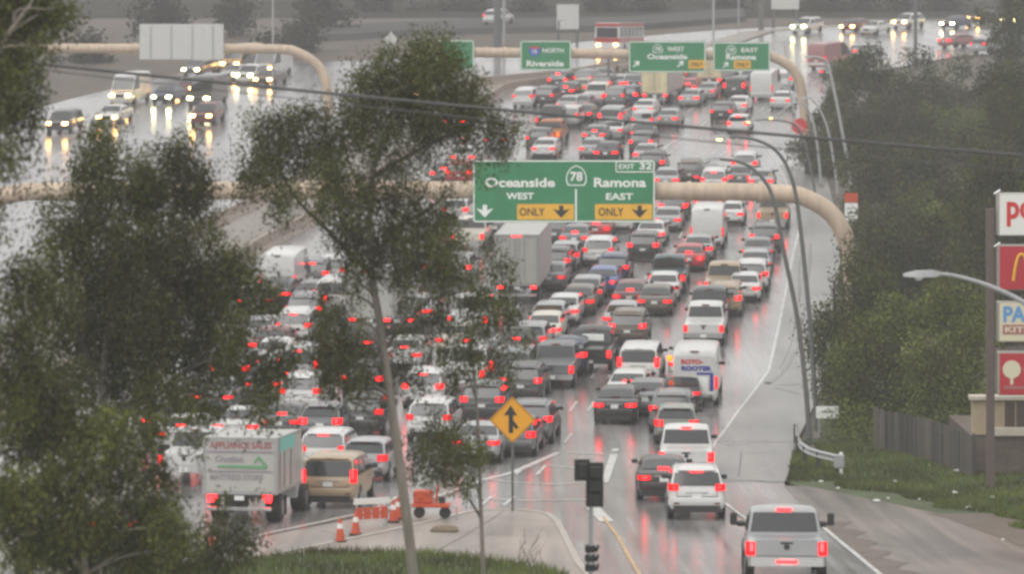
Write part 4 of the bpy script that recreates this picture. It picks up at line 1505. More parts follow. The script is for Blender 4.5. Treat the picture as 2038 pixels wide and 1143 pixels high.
# red disc and small roadside signs
p_ = P(1592, 330)
S = Sign('red_disc_sign', 'round red sign with a pale slash beside the exit shoulder', 'road sign', p_.y, 1591, 251)
S.poly('panel', [(1591 + 15.5 * math.cos(a * math.pi / 8), 251 + 16 * math.sin(a * math.pi / 8)) for a in range(16)], M['sred'], 0)
S.poly('slash', [(1579, 242), (1581, 240), (1603, 259), (1601, 261)], mat('pink_stripe', (.6, .3, .28), .5), 1)
MB().box(-.05, .05, -.02, .03, S.z(330), S.z(240)).build('post', M['steel'], S.t)
p_ = P(1693, 520)
S = Sign('orange_white_sign', 'narrow sign, orange top over white lower panel, in front of trees', 'road sign', p_.y, 1694, 411)
S.rect('panel', 1681, 404, 1707, 440, M['white'], 0, 2); S.rect('orange_panel', 1681, 384, 1707, 403, M['sorange'], 0, 2)
for i, yy in enumerate((413, 421, 429)):
    S.rect('print_line', 1686, yy, 1702, yy + 2.6, M['boxedge'], 1)
MB().box(-.05, .05, -.02, .03, S.z(560), S.z(390)).build('post', M['steel'], S.t)
p_ = P(1628, 872)
S = Sign('small_white_sign', 'small white rectangular sign mounted low by the lamp posts', 'road sign', p_.y - .3, 1646, 821)
S.rect('panel', 1624, 809, 1669, 833, M['white'], 0, 2)
S.rect('print_line', 1634, 818, 1659, 822, M['boxedge'], 1)
MB().box(S.x(1630) - .04, S.x(1630) + .04, -.03, .03, S.z(872), S.z(810)).build('post', M['steel'], S.t)

# guard rail with end post
t = thing('guard_rail', 'curved steel guard rail end by the grass berm', 'guard rail', P(1580, 890))
gp = [P(x, y) for x, y in ((1584, 880), (1586, 902), (1594, 918), (1610, 930), (1635, 938), (1668, 946))]
sm = []
for a, b in zip(gp[:-1], gp[1:]):
    sm += [a.lerp(b, i / 4) for i in range(4)]
sm.append(gp[-1])
o0 = t.location.copy()
gr = MB()
rings = []
for i, q in enumerate(sm):
    tn = (sm[min(i + 1, len(sm) - 1)] - sm[max(i - 1, 0)]); tn.z = 0; tn.normalize()
    n = Vector((tn.y, -tn.x, 0))
    if n.y > 0:
        n = -n
    rings.append([tuple(q - o0 + n * a + Vector((0, 0, b))) for a, b in ((0, .45), (.08, .50), (.0, .58), (0, .62), (.08, .70), (0, .76), (-.03, .76), (.04, .70), (-.03, .61), (.04, .50), (-.03, .45))])
gr.loft(rings).build('rail', M['steel'], t, ang=20)
for i in range(0, len(sm), 5):
    q = sm[i] - o0
    MB().box(q.x - .08, q.x + .08, q.y + .05, q.y + .2, q.z - .1, q.z + .72).build('rail_post', M['bark'], t)
e = gp[-1] - o0
MB().box(e.x - .16, e.x + .24, e.y - .12, e.y + .06, e.z + .25, e.z + .78, .04).build('end_piece', M['steel'], t)
t = thing('marker_post', 'slim white marker post at the end of the guard rail', 'marker post', P(1674, 946))
MB().tube([(0, 0, 0), (0, 0, .85)], [.07, .07], 10).build('post', M['white'], t)
MB().box(-.06, .06, -.085, -.07, .6, .75).build('reflector', M['taildim'], t)  # reflector glows red by its own emission, no lamp here

# slatted fence on the right, plank by plank
FW = mat('weathered_fence_board', (0.082, 0.072, 0.060), .8, noise=.3, nscale=1.5, stretch=(1, 1, .2))
_t = FW.node_tree; _b = _t.nodes['Principled BSDF']
_oi = _t.nodes.new('ShaderNodeObjectInfo'); _mr = _t.nodes.new('ShaderNodeMapRange')
_mr.inputs['To Min'].default_value = .45; _mr.inputs['To Max'].default_value = 1.5
_mm = _t.nodes.new('ShaderNodeMix'); _mm.data_type = 'RGBA'; _mm.blend_type = 'MULTIPLY'; _mm.inputs[0].default_value = 1
_t.links.new(_oi.outputs['Random'], _mr.inputs['Value']); _t.links.new(_mr.outputs[0], _mm.inputs[7])
_t.links.new(_b.inputs['Base Color'].links[0].from_socket, _mm.inputs[6]); _t.links.new(_mm.outputs[2], _b.inputs['Base Color'])
t = thing('plank_fence', 'weathered grey plank fence in front of the bright bushes', 'fence', P(1765, 905))
fp = [(1738, 893), (1790, 903), (1850, 918), (1905, 940), (1940, 952)]
q = [P(x, y) for x, y in fp]
planks = []
for a, b in zip(q[:-1], q[1:]):
    n = max(1, int((b - a).length / .20))
    planks += [(a.lerp(b, (i + .5) / n), (b - a)) for i in range(n)]
pm = MB().box(-.085, .085, -.012, .012, 0, 1.0).mesh('plank', FW, False)
for p, dr in planks:
    o = put('plank', pm, t, p - t.location, (0, rng.normal(0, .012), math.atan2(dr.y, dr.x)))
    o.scale = (1, 1, 1.62 + rng.uniform(-.06, .06))
rl = MB()
for a, b in zip(q[:-1], q[1:]):
    for zz in (.35, 1.3):
        rl.tube([a - t.location + Vector((0, .06, zz)), b - t.location + Vector((0, .06, zz))], .035, 6)
rl.build('fence_rail', FW, t)

# shop building at the right edge
bp = P(1936, 952)
DB = bp.y + 1.5
t = thing('shop_building', 'low tan stucco shop with pale ledge at the right edge', 'building', Q(1935, 955, DB))
t.location.z = float(zg(t.location.x, DB)) - .1
k = DB / F
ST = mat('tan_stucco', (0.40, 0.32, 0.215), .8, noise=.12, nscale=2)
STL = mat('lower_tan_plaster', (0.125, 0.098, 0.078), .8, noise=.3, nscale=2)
TR = mat('pale_ledge', (0.52, 0.48, 0.40), .6, noise=.1)
BR = mat('brown_opening', (0.075, 0.05, 0.04), .6)
def bz(py): return Q(0, py, DB).z - t.location.z
def bx(px): return (px - 1935) * k
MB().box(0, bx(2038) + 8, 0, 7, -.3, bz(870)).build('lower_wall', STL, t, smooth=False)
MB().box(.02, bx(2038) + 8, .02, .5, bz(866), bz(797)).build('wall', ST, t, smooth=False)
MB().box(-.10, bx(2038) + 8, -.14, .45, bz(797), bz(788), .02).build('roof_ledge', TR, t)
MB().box(bx(1978), bx(2038) + 8, -.18, .0, bz(868), bz(851), .02).build('sill_ledge', TR, t)
MB().box(bx(1999), bx(2038) + 6, -.03, .0, bz(850), bz(800)).build('window_recess', BR, t)
MB().box(bx(1995), bx(1999), -.06, .0, bz(851), bz(798)).build('window_frame', ST, t)
for i in range(4):
    MB().box(bx(2020) + i * 1.4, bx(2022) + i * 1.4, -.06, -.03, bz(850), bz(800)).build('mullion', ST, t)

# tall shop sign pole with four panels
DP = DB - 5.0
t = thing('shop_sign_tower', 'brown pole carrying four stacked shop sign panels', 'shop sign', Q(1972, 960, DP))
t.location.z = float(zg(t.location.x, DP))
k = DP / F
def px_(a): return (a - 1972) * k
def pz_(b): return Q(0, b, DP).z - t.location.z
PB = mat('brown_steel_pole', (0.105, 0.075, 0.065), .6, noise=.15)
MB().box(px_(1963), px_(1979), -.10, .12, -.2, pz_(415), .02).build('pole', PB, t)
MB().box(px_(2200), px_(2216), -.10, .12, -.2, pz_(415), .02).build('pole', PB, t)
SGR = mat('shop_red_panel', (0.42, 0.018, 0.030), .4)
SGW = mat('shop_white_panel', (0.72, 0.72, 0.68), .4)
SGC = mat('shop_cream_panel', (0.62, 0.58, 0.42), .4)
CAB = mat('sign_cabinet_edge', (0.33, 0.31, 0.28), .5)
SY = mat('golden_yellow', (0.75, 0.42, 0.02), .4)
SB = mat('sky_blue_letters', (0.10, 0.28, 0.55), .4)
def cab(y0, y1, m):
    c = MB().box(px_(1984), px_(2196), -.30, .30, pz_(y1), pz_(y0), .03).build('sign_cabinet', CAB, t)
    MB().box(px_(1987), px_(2193), -.325, -.302, pz_(y1 - 2), pz_(y0 + 2), .02).build('sign_face', m, c)
    return c
def bolt(y):
    return MB().tube([(px_(1978), -.1, pz_(y + 3)), (px_(1990), -.1, pz_(y - 5))], .05, 8).build('bracket', M['chrome'], t)
c = cab(384, 469, SGW)
tx = text_at('popeyes', px_(2090), -.335, pz_(425), 50 * k, M['sred'], c, 178 * k, .03)
bolt(383)
c = cab(487, 577, SGR)
arch = []
for sgn, cx in ((-1, 2030), (1, 2062)):
    pts = []
    for i in range(17):
        u = -1 + 2 * i / 16
        pts.append((px_(cx + 16 * u), -.345, pz_(505 + 53 * abs(u) ** 2.6)))
    rings = []
    for i, p in enumerate(pts):
        w = .05
        rings.append([(p[0] - w, p[1], p[2]), (p[0], p[1] - .01, p[2] - .02), (p[0] + w, p[1], p[2]), (p[0], p[1] + .015, p[2] + .02)])
    MB().tube(pts, .052, 8).build('arch_emblem', SY, c)
bolt(488)
c = cab(600, 680, SGC)
text_at('PANDA', px_(2058), -.335, pz_(624), 32 * k, SB, c, 128 * k, .04)
MB().box(px_(1993), px_(2180), -.345, -.327, pz_(664), pz_(645)).build('name_band', M['signred'], c, smooth=False)
text_at('KITCHEN', px_(2050), -.352, pz_(654.5), 12 * k, SGC, c, 105 * k, .03)
c = cab(700, 786, SGR)
for cx in (2011, 2054):
    MB().cyl((px_(cx), -.335, pz_(734)), (0, 1, 0), 18 * k, .02, 20).build('roundel', SGC, c)
    MB().box(px_(cx - 3), px_(cx + 3), -.34, -.327, pz_(764), pz_(748)).build('stem', SGC, c)
MB().box(px_(1995), px_(2100), -.34, -.327, pz_(773), pz_(767)).build('name_band', M['signred'], c)

# overhead cables crossing the view
def cable(label, pts, d, r, sag):
    t = thing('overhead_cable', label, 'cable', Q(*pts[0], d), group='overhead cables crossing the view')
    a, b = Q(*pts[0], d), Q(*pts[1], d)
    n = 40
    q = []
    for i in range(n + 1):
        u = i / n
        p = a.lerp(b, u); p.z -= sag * 4 * u * (1 - u)
        q.append(p - t.location)
    MB().tube(q, r, 8).build('cable', mat('cable_sheath', (.06,.06,.06), .6), t)
    return t


cable('thick dark overhead cable, upper of the two', (( -900, 18), (3200, 395)), 66, .030, .25)
cable('thinner overhead cable just below the thick one', ((-900, 15), (3200, 432)), 63, .011, .30)

# cones, barricade and trailer on the island, litter on the berm
ORW = mat('cone_white_band', (.7, .68, .64), .4)
for i, (x, y, lab) in enumerate(((677, 1086, 'orange traffic cone nearest the sidewalk, leftmost of the row'), (708, 1072, 'second orange cone from the left of the row'), (783, 1046, 'orange cone just left of the pale trunk'), (792, 1040, 'orange cone half hidden by the pale trunk'))):
    b = P(x, y); b.z = float(zg(b.x, b.y)) + .11
    t = thing('traffic_cone', lab, 'traffic cone', b, group='orange traffic cones on the island')
    MB().tube([(0, 0, .04), (0, 0, .72)], [.15, .035], 14).build('cone', M['sorange'], t)
    MB().tube([(0, 0, .40), (0, 0, .55)], [.098, .072], 14).build('reflective_band', ORW, t)
    MB().box(-.2, .2, -.2, .2, 0, .04).build('base', M['plastic'], t)
b = P(740, 1056); b.z = float(zg(b.x, b.y)) + .11
t = thing('barricade', 'orange and white board barricade beside the cones', 'barricade', b, (0, 0, .35))
for i in range(4):
    MB().box(-.55 + i * .28, -.31 + i * .28, -.03, .0, .25, .62).build('orange_board', M['sorange'], t)
MB().box(-.6, .6, .0, .03, .72, .92).build('white_board', ORW, t)
for sx_ in (-.5, .5):
    MB().box(sx_ - .03, sx_ + .03, -.02, .3, 0, .04).build('foot', M['steel'], t)
    MB().box(sx_ - .03, sx_ + .03, .002, .04, 0, 1.0).build('upright', M['steel'], t)
b = P(858, 1040); b.z = float(zg(b.x, b.y)) + .11
t = thing('sign_trailer', 'orange sign trailer parked on the island behind the trunks', 'trailer', b, (0, 0, -.1))
MB().box(-.62, .62, -.15, .35, .38, .50, .02).build('frame', M['sorange'], t)
MB().box(-.58, .05, -.1, .3, .50, .92, .04).build('battery_box', M['sorange'], t)
for sx_ in (-.4, .45):
    MB().cyl((sx_, .1, .19), (0, 1, 0), .19, .12, 14).build('wheel', M['tyre'], t)
MB().tube([(.55, 0, .46), (.85, -.1, .42), (.86, -.1, 0)], .03, 8).build('tongue', M['steel'], t)
MB().box(.25, .45, 0, .2, .5, .72, .03).build('motor', M['plastic'], t)
MB().tube([(.15, .1, .5), (.22, .1, 1.15)], .04, 8).build('mast', M['sorange'], t)
b = P(885, 1066); b.z = float(zg(b.x, b.y)) + .10
t = MB().loft([[(a * .42 * s_, b_ * .22 * s_, z) for a, b_ in ((-1, -.6), (0, -1), (.9, -.7), (1, .5), (.2, 1), (-.8, .8))] for z, s_ in ((0, 1), (.08, 1.08), (.17, .85), (.21, .45))]).build('sandbag', mat('tan_sandbag', (.17, .135, .085), .8, noise=.2), None)
t.location = b
tag(t, 'tan sandbag lump on the concrete island by the trunk', 'sandbag')
LIT = mat('pale_litter', (.6, .6, .56), .5)
for i, (x, y) in enumerate(((1634, 962), (1668, 975), (1782, 962), (1768, 995), (1830, 997), (1900, 985), (1905, 941), (1928, 1014), (1850, 929), (1745, 1001), (1975, 993), (1996, 1078))):
    b = P(x, y)
    r = rng.uniform(.06, .15)
    rings = [[(r * (1 + .4 * math.sin(3 * a + i)) * math.cos(a) * s_, .7 * r * math.sin(a) * s_, z * r) for a in [j * math.pi / 4 for j in range(8)]] for z, s_ in ((0, .9), (.35, 1), (.6, .5))]
    o = MB().loft(rings).build('litter_scrap', LIT, None)
    o.location = b; o.location.z += .03; o.rotation_euler = (0, 0, i)
    tag(o, 'scrap of pale litter ' + ['below the guard rail end, leftmost', 'on the mud just right of the guard rail end', 'alone in the grass mid berm', 'on the muddy kerb mid berm', 'on the muddy kerb, right of its twin', 'in the grass below the fence end',
                                      'beside the fence foot', 'lowest on the grass near the mud', 'by the foot of the fence middle', 'on the mud edge, left of its twin', 'in the grass below the shop', 'at the far right edge of the side road'][i], 'litter', 'scraps of litter on the berm')
# ------------------------------------------------------------------ traffic
V = vehicle
# entrance ramp
t = V(1566, 1166, 'pickup', 'silver', 'large silver pickup nearest the camera with wide towing mirrors', 'T', .045, group='ramp')
t.scale = (1.05, 1, 1)
for sx_ in (-1, 1):   # tow mirrors replace the small ones
    mm = MB().box(*sorted((sx_ * 1.0, sx_ * 1.22)), 3.55, 3.62, 1.34, 1.40, .015)
    mm.box(*sorted((sx_ * 1.18, sx_ * 1.36)), 3.52, 3.66, 1.32, 1.66, .03)
    mm.build('towing_mirror', M['plastic'], t)
MB().box(-.26, .26, -.16, -.11, .58, .66, .01).build('bumper_light', M['tail'], t)
V(1387, 1037, 'suv', 'white', 'white suv on the ramp with red light streaks below it', 'T', .028, group='ramp')
V(1322, 1001, 'sedan', 'umber', 'dark brownish sedan on the ramp left of the white suv', 'T', .02, group='ramp')
V(1366, 962, 'pickup', 'white', 'white pickup on the ramp ahead of the dark sedan', 'T', .05, group='ramp')
V(1346, 888, 'hatch', 'sage', 'pale green grey hatchback ahead of the white ramp pickup', 'B', .06)
V(1336, 866, 'suv', 'grey', 'grey suv with a tall dark window ahead of the pale hatchback', 'B', .08)
V(1352, 822, 'sedan', 'black', 'black sedan right behind the service van with lettering', 'D', .10)
rr_van = V(1382, 813, 'van', 'white', 'white service van with red and blue lettering on its rear doors', 'B', .10)
V(1368, 762, 'sedan', 'cream', 'cream car nearly hidden ahead of the lettered service van', 'D', .11)
V(1223, 847, 'sedan', 'black', 'black sedan alone at the foot of the gore area', 'B', .11)
V(1284, 832, 'sedan', 'grey', 'grey sedan squeezed between the black sedan and the grey suv', 'D', .11)
V(1246, 813, 'sedan', 'white', 'white sedan with full width red light bar', 'T', .11)
V(1270, 769, 'minivan', 'white', 'white minivan with tall dark rear window', 'B', .11)
# right hand lane, going away
V(1400, 692, 'pickup', 'white', 'white pickup alone in the right lane trailing spray', 'B')
V(1408, 658, 'pickup', 'darkgrey', 'dark grey pickup directly ahead of the lone white pickup', 'B')
V(1440, 634, 'suv', 'tan', 'tan suv right of the dark grey pickup', 'B')
V(1438, 603, 'pickup', 'tan', 'tan pickup with wide dark cab window', 'B')
V(1480, 605, 'sedan', 'white', 'white sedan right of the tan pickup', 'B')
V(1495, 584, 'suv', 'white', 'white suv in the right lane with roof spoiler', 'B')
V(1502, 555, 'sedan', 'silver', 'silver sedan ahead of the white right lane suv', 'B')
V(1507, 529, 'sedan', 'grey', 'grey sedan second ahead of the white right lane suv', 'B')
V(1522, 506, 'suv', 'darkgrey', 'dark suv under the curve of the big gantry', 'B')
V(1537, 458, 'pickup', 'tan', 'tan pickup in the right lane just below the gantry pipe', 'B')
V(1407, 498, 'van', 'white', 'plain tall white cargo van under the gantry pipe', 'D')
V(1388, 523, 'sedan', 'silver', 'silver sedan behind the tall white cargo van', 'B')
V(1370, 543, 'sedan', 'red', 'red sedan with blazing brake lights', 'T')
V(1327, 587, 'pickup', 'teal', 'dark teal pickup in the middle lanes', 'B')
V(1318, 604, 'sedan', 'white', 'white coupe behind the dark teal pickup', 'D')
V(1302, 632, 'sedan', 'brown', 'brown sedan behind the white coupe', 'B')
V(1252, 622, 'sedan', 'darkred', 'dark maroon sedan with three bright red lights', 'T')
V(1248, 692, 'suv', 'brown', 'brown grey suv ahead of the white minivan', 'B')
V(1234, 668, 'sedan', 'silver', 'silver sedan hugging the left of the brown suv', 'B')
bp_ = V(1174, 745, 'pickup', 'black', 'black pickup carrying a white panel in its rear window', 'B')
MB().box(-.52, .52, 1.82, 1.88, 1.34, 1.66, .01).build('white_panel', M['white'], bp_)
V(1128, 752, 'suv', 'navy', 'dark blue suv beside the black pickup', 'B')
V(1098, 777, 'pickup', 'grey', 'grey pickup with yellow plate above the merge sign', 'B')
V(1080, 690, 'sedan', 'cream', 'cream sedan nearest of the three pale sedans', 'B')
V(1088, 668, 'sedan', 'silver', 'silver white sedan in the middle of the three pale sedans', 'B')
V(1117, 652, 'sedan', 'white', 'white sedan furthest of the three pale sedans', 'B')
V(1148, 632, 'sedan', 'brown', 'brown sedan with bright right lamp and pale plate', 'T')
V(1163, 612, 'sedan', 'silver', 'silver sedan just ahead of the brown one', 'B')
V(1196, 592, 'sedan', 'blue', 'blue sedan right of the tall box truck', 'B')
V(1218, 570, 'suv', 'navy', 'navy suv ahead of the blue sedan', 'B')
V(1190, 534, 'suv', 'white', 'white suv below the right half of the big sign', 'D')
V(1185, 482, 'sedan', 'red', 'bright red sedan just below the divider of the big sign', 'T')
V(1142, 501, 'sedan', 'grey', 'grey sedan left of the white suv under the sign', 'T')
V(1102, 492, 'suv', 'darkgrey', 'dark suv peeking over the right edge of the tall truck', 'B')
V(1122, 538, 'hatch', 'silver', 'silver hatchback between the truck and the white suv', 'B')
V(1102, 556, 'suv', 'black', 'black suv along the right flank of the tall truck', 'B')
V(1092, 582, 'sedan', 'grey', 'grey sedan by the rear wheels of the tall truck', 'D')
box_truck(1029, 607, 'tall white box truck in the middle lanes, seen from behind', 2.45, 1.05, 3.85, 7.0)
V(930, 502, 'pickup', 'cream', 'cream pickup left of the tall box truck', 'B')
V(985, 478, 'sedan', 'darkgrey', 'dark sedan under the left end of the big sign', 'B')
V(1052, 484, 'suv', 'grey', 'grey suv hidden ahead of the tall box truck', 'D')
V(1095, 458, 'sedan', 'tan', 'tan sedan tucked below the big sign', 'D')
V(1228, 467, 'van', 'white', 'white van whose lower doors show below the big sign', 'D')
V(1279, 524, 'suv', 'black', 'black suv with two wide red lamps below the big sign', 'B')
V(1294, 493, 'sedan', 'white', 'white sedan ahead of the black suv below the sign', 'B')
V(1327, 464, 'sedan', 'silver', 'silver sedan beside the right edge of the big sign', 'B')
V(1340, 442, 'suv', 'darkgrey', 'dark suv ahead of the silver sedan by the sign edge', 'B')
V(1452, 452, 'sedan', 'white', 'white sedan right of the tall cargo van', 'B')
V(1408, 428, 'sedan', 'darkred', 'maroon sedan ahead of the tall cargo van', 'B')
# beyond the big gantry
V(1372, 370, 'suv', 'brown', 'dark brown suv just above the gantry pipe', 'B')
V(1405, 376, 'sedan', 'black', 'black sedan right of the brown suv above the pipe', 'D')
V(1420, 388, 'suv', 'white', 'white suv with a bright brake lamp above the gantry pipe', 'T')
V(1481, 354, 'suv', 'white', 'white suv under the curved lamp arms', 'B')
V(1472, 376, 'sedan', 'grey', 'grey sedan just behind the white suv under the lamp arms', 'B')
V(1514, 384, 'sedan', 'silver', 'silver sedan near the rightmost pipe flange', 'B')
V(1325, 382, 'sedan', 'silver', 'silver sedan right above the exit plate of the big sign', 'B')
V(1297, 352, 'suv', 'black', 'black suv behind the exit plate corner', 'B')
V(1081, 318, 'sedan', 'white', 'white sedan just above the top edge of the big sign', 'B')
V(1069, 302, 'suv', 'darkgrey', 'dark suv ahead of the white sedan above the sign', 'D')
tt_ = V(1088, 292, 'pickup', 'orange', 'orange brown pickup with a glowing amber lamp', 'A')
MB().box(.80, .98, -.06, .0, .85, 1.1, .02).build('amber_light', M['amber'], tt_)
V(1090, 262, 'pickup', 'black', 'black pickup with pale stripes by the tree edge', 'D')
V(1130, 254, 'suv', 'white', 'white suv in the left lanes, large dark rear window', 'D')
V(1126, 228, 'sedan', 'silver', 'silver sedan ahead of the white left lane suv', 'B')
V(1081, 214, 'suv', 'darkgrey', 'dark suv with two dim lamps near the tree edge', 'D')
V(1040, 216, 'suv', 'white', 'white suv half covered by the tree edge', 'D')
V(1179, 213, 'pickup', 'white', 'white pickup far up the left lanes', 'D')
V(1109, 182, 'suv', 'black', 'black suv far up, furthest left with bright lamps', 'T')
V(1122, 199, 'sedan', 'black', 'black sedan just behind the furthest left black suv', 'T')
V(1160, 178, 'suv', 'grey', 'grey suv far up beside the furthest left black suv', 'D')
V(1150, 192, 'sedan', 'tan', 'tan sedan behind the far grey suv', 'D')
V(1186, 170, 'sedan', 'black', 'far black sedan near the short roadside pole', 'T')
V(1196, 188, 'suv', 'darkgrey', 'far dark suv behind the black sedan by the pole', 'B')
for x, y, c in ((1222, 184, 'silver'), (1243, 183, 'grey'), (1262, 184, 'darkgrey')):
    V(x, y, 'sedan', c, 'far %s sedan in the row of small red lights left of the white truck' % c, 'B')
V(1222, 214, 'suv', 'grey', 'grey suv left of the truck with bright doors', 'D')
V(1247, 212, 'suv', 'navy', 'navy suv tight against the left of the bright door truck', 'B')
V(1150, 226, 'sedan', 'grey', 'grey sedan right of the silver left lane sedan', 'B')
V(1156, 246, 'sedan', 'darkgrey', 'dark sedan right of the white left lane suv', 'B')
V(1214, 258, 'minivan', 'silver', 'silver minivan with two bright upright lamps', 'B')
V(1279, 236, 'sedan', 'white', 'white sedan right behind the bright door truck', 'D')
V(1278, 264, 'suv', 'white', 'white suv behind the white sedan near the bright door truck', 'D')
V(1326, 256, 'sedan', 'silver', 'silver sedan right of the white suv, two pink lamps', 'B')
V(1181, 290, 'sedan', 'grey', 'grey sedan with a lit centre brake lamp mid picture', 'T')
V(1175, 318, 'sedan', 'silver', 'silver sedan above the route shield of the big sign', 'B')
V(1205, 326, 'sedan', 'black', 'black sedan above the word Ramona on the big sign', 'B')
V(1275, 310, 'suv', 'darkgrey', 'dark suv with left lamp glowing above the exit plate', 'B')
V(1276, 286, 'sedan', 'black', 'black sedan ahead of the dark suv above the exit plate', 'B')
V(1283, 330, 'sedan', 'silver', 'silver sedan cut by the exit plate top', 'B')
V(1217, 280, 'sedan', 'white', 'white sedan right of the grey lit brake sedan', 'D')
# far exit lanes
box_truck(1303, 210, 'white box truck with doors tinted cream as reflected light under the far signs', 2.5, 1.0, 3.6, 7.0, door='boxreflect', toplights=False)
box_truck(1412, 178, 'second pale box truck in the gap between the far exit signs', 2.5, 1.0, 3.4, 6.0, door='boxreflect', toplights=False)
V(1366, 192, 'sedan', 'red', 'red sedan right of the bright door truck', 'T')
V(1370, 214, 'sedan', 'silver', 'silver sedan behind the far red sedan', 'B')
V(1403, 200, 'sedan', 'silver', 'rounded silver sedan left of the far dark van', 'D')
V(1461, 195, 'minivan', 'darkgrey', 'dark minivan left of the far tall white van', 'B')
V(1515, 201, 'van', 'white', 'tall white van under the east Ramona sign', 'D')
V(1556, 180, 'suv', 'white', 'white suv beside the far gantry leg', 'B')
V(1553, 219, 'sedan', 'white', 'white sedan left of the far gantry leg', 'D')
V(1435, 247, 'suv', 'black', 'black suv turned slightly in the far exit lane', 'D')
V(1465, 229, 'sedan', 'white', 'white sedan with two big red lamps in the exit lane', 'B')
V(1468, 268, 'hatch', 'white', 'small white hatchback alone below the arm of the lit lamp', 'T')
V(1345, 168, 'van', 'darkgrey', 'dark van between the two far box trucks', 'D')
V(1490, 172, 'sedan', 'navy', 'navy car ahead of the far dark minivan', 'B')
# left lanes behind the trees
V(552, 600, 'van', 'white', 'tall white van at the left edge of the jam', 'B')
V(655, 575, 'suv', 'white', 'white suv right of the tall left van', 'D')
V(660, 626, 'minivan', 'white', 'white minivan behind the white suv near the left van', 'B')
V(620, 582, 'suv', 'grey', 'grey suv between the tall left van and the white suv', 'T')
V(612, 622, 'sedan', 'grey', 'grey sedan ahead of the silver suv at left', 'D')
V(504, 640, 'suv', 'black', 'black suv seen through the left foliage', 'D')
V(543, 616, 'sedan', 'darkgrey', 'dark sedan behind the tall left van', 'B')
V(603, 656, 'suv', 'grey', 'grey suv directly ahead of the white brake light suv', 'B')
V(582, 690, 'suv', 'white', 'white suv with a broad centre brake light at left', 'T')
V(506, 700, 'sedan', 'silver', 'silver sedan at the edge of the left foliage', 'D')
V(530, 722, 'sedan', 'darkred', 'maroon sedan between foliage and white brake light suv', 'B')
V(536, 746, 'sedan', 'white', 'white sedan under the left foliage with one bright lamp', 'B')
V(592, 772, 'minivan', 'silver', 'silver minivan ahead of the white suv beside the trunk gap', 'T')
V(520, 802, 'sedan', 'silver', 'silver sedan low in the left foliage', 'B')
V(595, 828, 'suv', 'white', 'white suv with two red lamps left of the main trunk', 'B')
V(554, 882, 'sedan', 'darkgrey', 'dark sedan with a tall red reflection lamp at left', 'T')
V(636, 884, 'hatch', 'grey', 'grey hatchback with white plate left of the main trunk', 'B')
V(467, 892, 'sedan', 'white', 'white sedan ahead of the lettered box truck', 'B')
V(470, 962, 'suv', 'cream', 'cream suv right in front of the lettered box truck', 'D')
V(720, 802, 'suv', 'black', 'black suv left of the main trunk, lamps wide apart', 'B')
V(716, 872, 'suv', 'darkgrey', 'dark grey suv beside the main trunk', 'B')
V(722, 962, 'hatch', 'silver', 'pale silver hatchback behind the dark suv by the trunk', 'D')
V(840, 818, 'suv', 'white', 'white suv framed by thin branches right of the trunk', 'T')
V(852, 884, 'suv', 'white', 'white suv with a wide window above the lower foliage', 'D')
V(920, 786, 'pickup', 'white', 'white pickup behind the thin right hand tree', 'B')
V(930, 674, 'pickup', 'white', 'white pickup further up behind the thin right hand tree', 'B')
V(902, 712, 'sedan', 'cream', 'cream sedan between the two white pickups in foliage', 'B')
V(790, 670, 'sedan', 'darkgrey', 'dark sedan right of the grey truck behind the trunk', 'B')
box_truck(736, 672, 'grey white box truck behind the main trunk', 2.45, 1.0, 3.5, 6.0, doors=False)
V(824, 652, 'sedan', 'white', 'white sedan in a foliage gap right of the trunk', 'B')
V(704, 716, 'sedan', 'darkgrey', 'dark sedan behind the grey white box truck', 'B')
V(800, 742, 'sedan', 'white', 'white sedan deep in the foliage right of the trunk', 'T')
V(958, 846, 'suv', 'darkgrey', 'dark wagon just above and left of the merge sign', 'B')
V(1036, 806, 'suv', 'darkgrey', 'dark suv directly above the merge sign', 'B')
V(1016, 777, 'minivan', 'grey', 'grey minivan left of the grey pickup', 'B')
V(1052, 888, 'suv', 'grey', 'grey suv right behind the merge sign', 'B')
V(1020, 912, 'hatch', 'grey', 'grey hatchback behind the lower corner of the merge sign', 'B')
V(946, 926, 'sedan', 'silver', 'silver sedan left of the merge sign post', 'B')
V(1024, 724, 'sedan', 'black', 'black sedan behind the cream pale sedan', 'T')
V(1052, 712, 'hatch', 'silver', 'silver hatchback directly behind the cream sedan', 'D')
V(968, 752, 'sedan', 'darkgrey', 'dark sedan left of the grey minivan', 'B')
V(912, 372, 'suv', 'red', 'red suv glimpsed left of the big sign', 'B')
V(880, 368, 'sedan', 'grey', 'grey sedan behind the tree left of the big sign', 'T')
V(905, 262, 'sedan', 'darkgrey', 'dark sedan behind the tree crown at left of the jam', 'B')
V(920, 335, 'sedan', 'white', 'white sedan in the tree gap above the big sign corner', 'B')
V(985, 300, 'sedan', 'silver', 'silver sedan at the right rim of the tall tree', 'D')
V(905, 445, 'hatch', 'white', 'white hatchback between tree and big sign', 'B')
V(865, 560, 'sedan', 'grey', 'grey sedan hidden in foliage left of the tall truck', 'B')
V(905, 570, 'suv', 'silver', 'silver suv left of the tall truck behind leaves', 'B')
V(640, 952, 'suv', 'white', 'white suv with lit centre lamp behind the lettered box truck', 'T')
V(652, 1014, 'minivan', 'tan', 'tan minivan right of the lettered box truck', 'B')
V(352, 908, 'sedan', 'white', 'white sedan glimpsed left of the lettered box truck', 'T')
V(322, 880, 'sedan', 'darkgrey', 'dark sedan deep in the left foliage', 'B')
V(366, 968, 'pickup', 'white', 'white pickup beside the lettered box truck under leaves', 'D')
V(225, 1100, 'sedan', 'darkgrey', 'dark sedan at the bottom left under the big tree', 'B')
V(420, 830, 'sedan', 'grey', 'grey sedan half hidden left of the white sedan', 'B')
V(455, 780, 'suv', 'darkgrey', 'dark suv inside the left foliage edge', 'B')

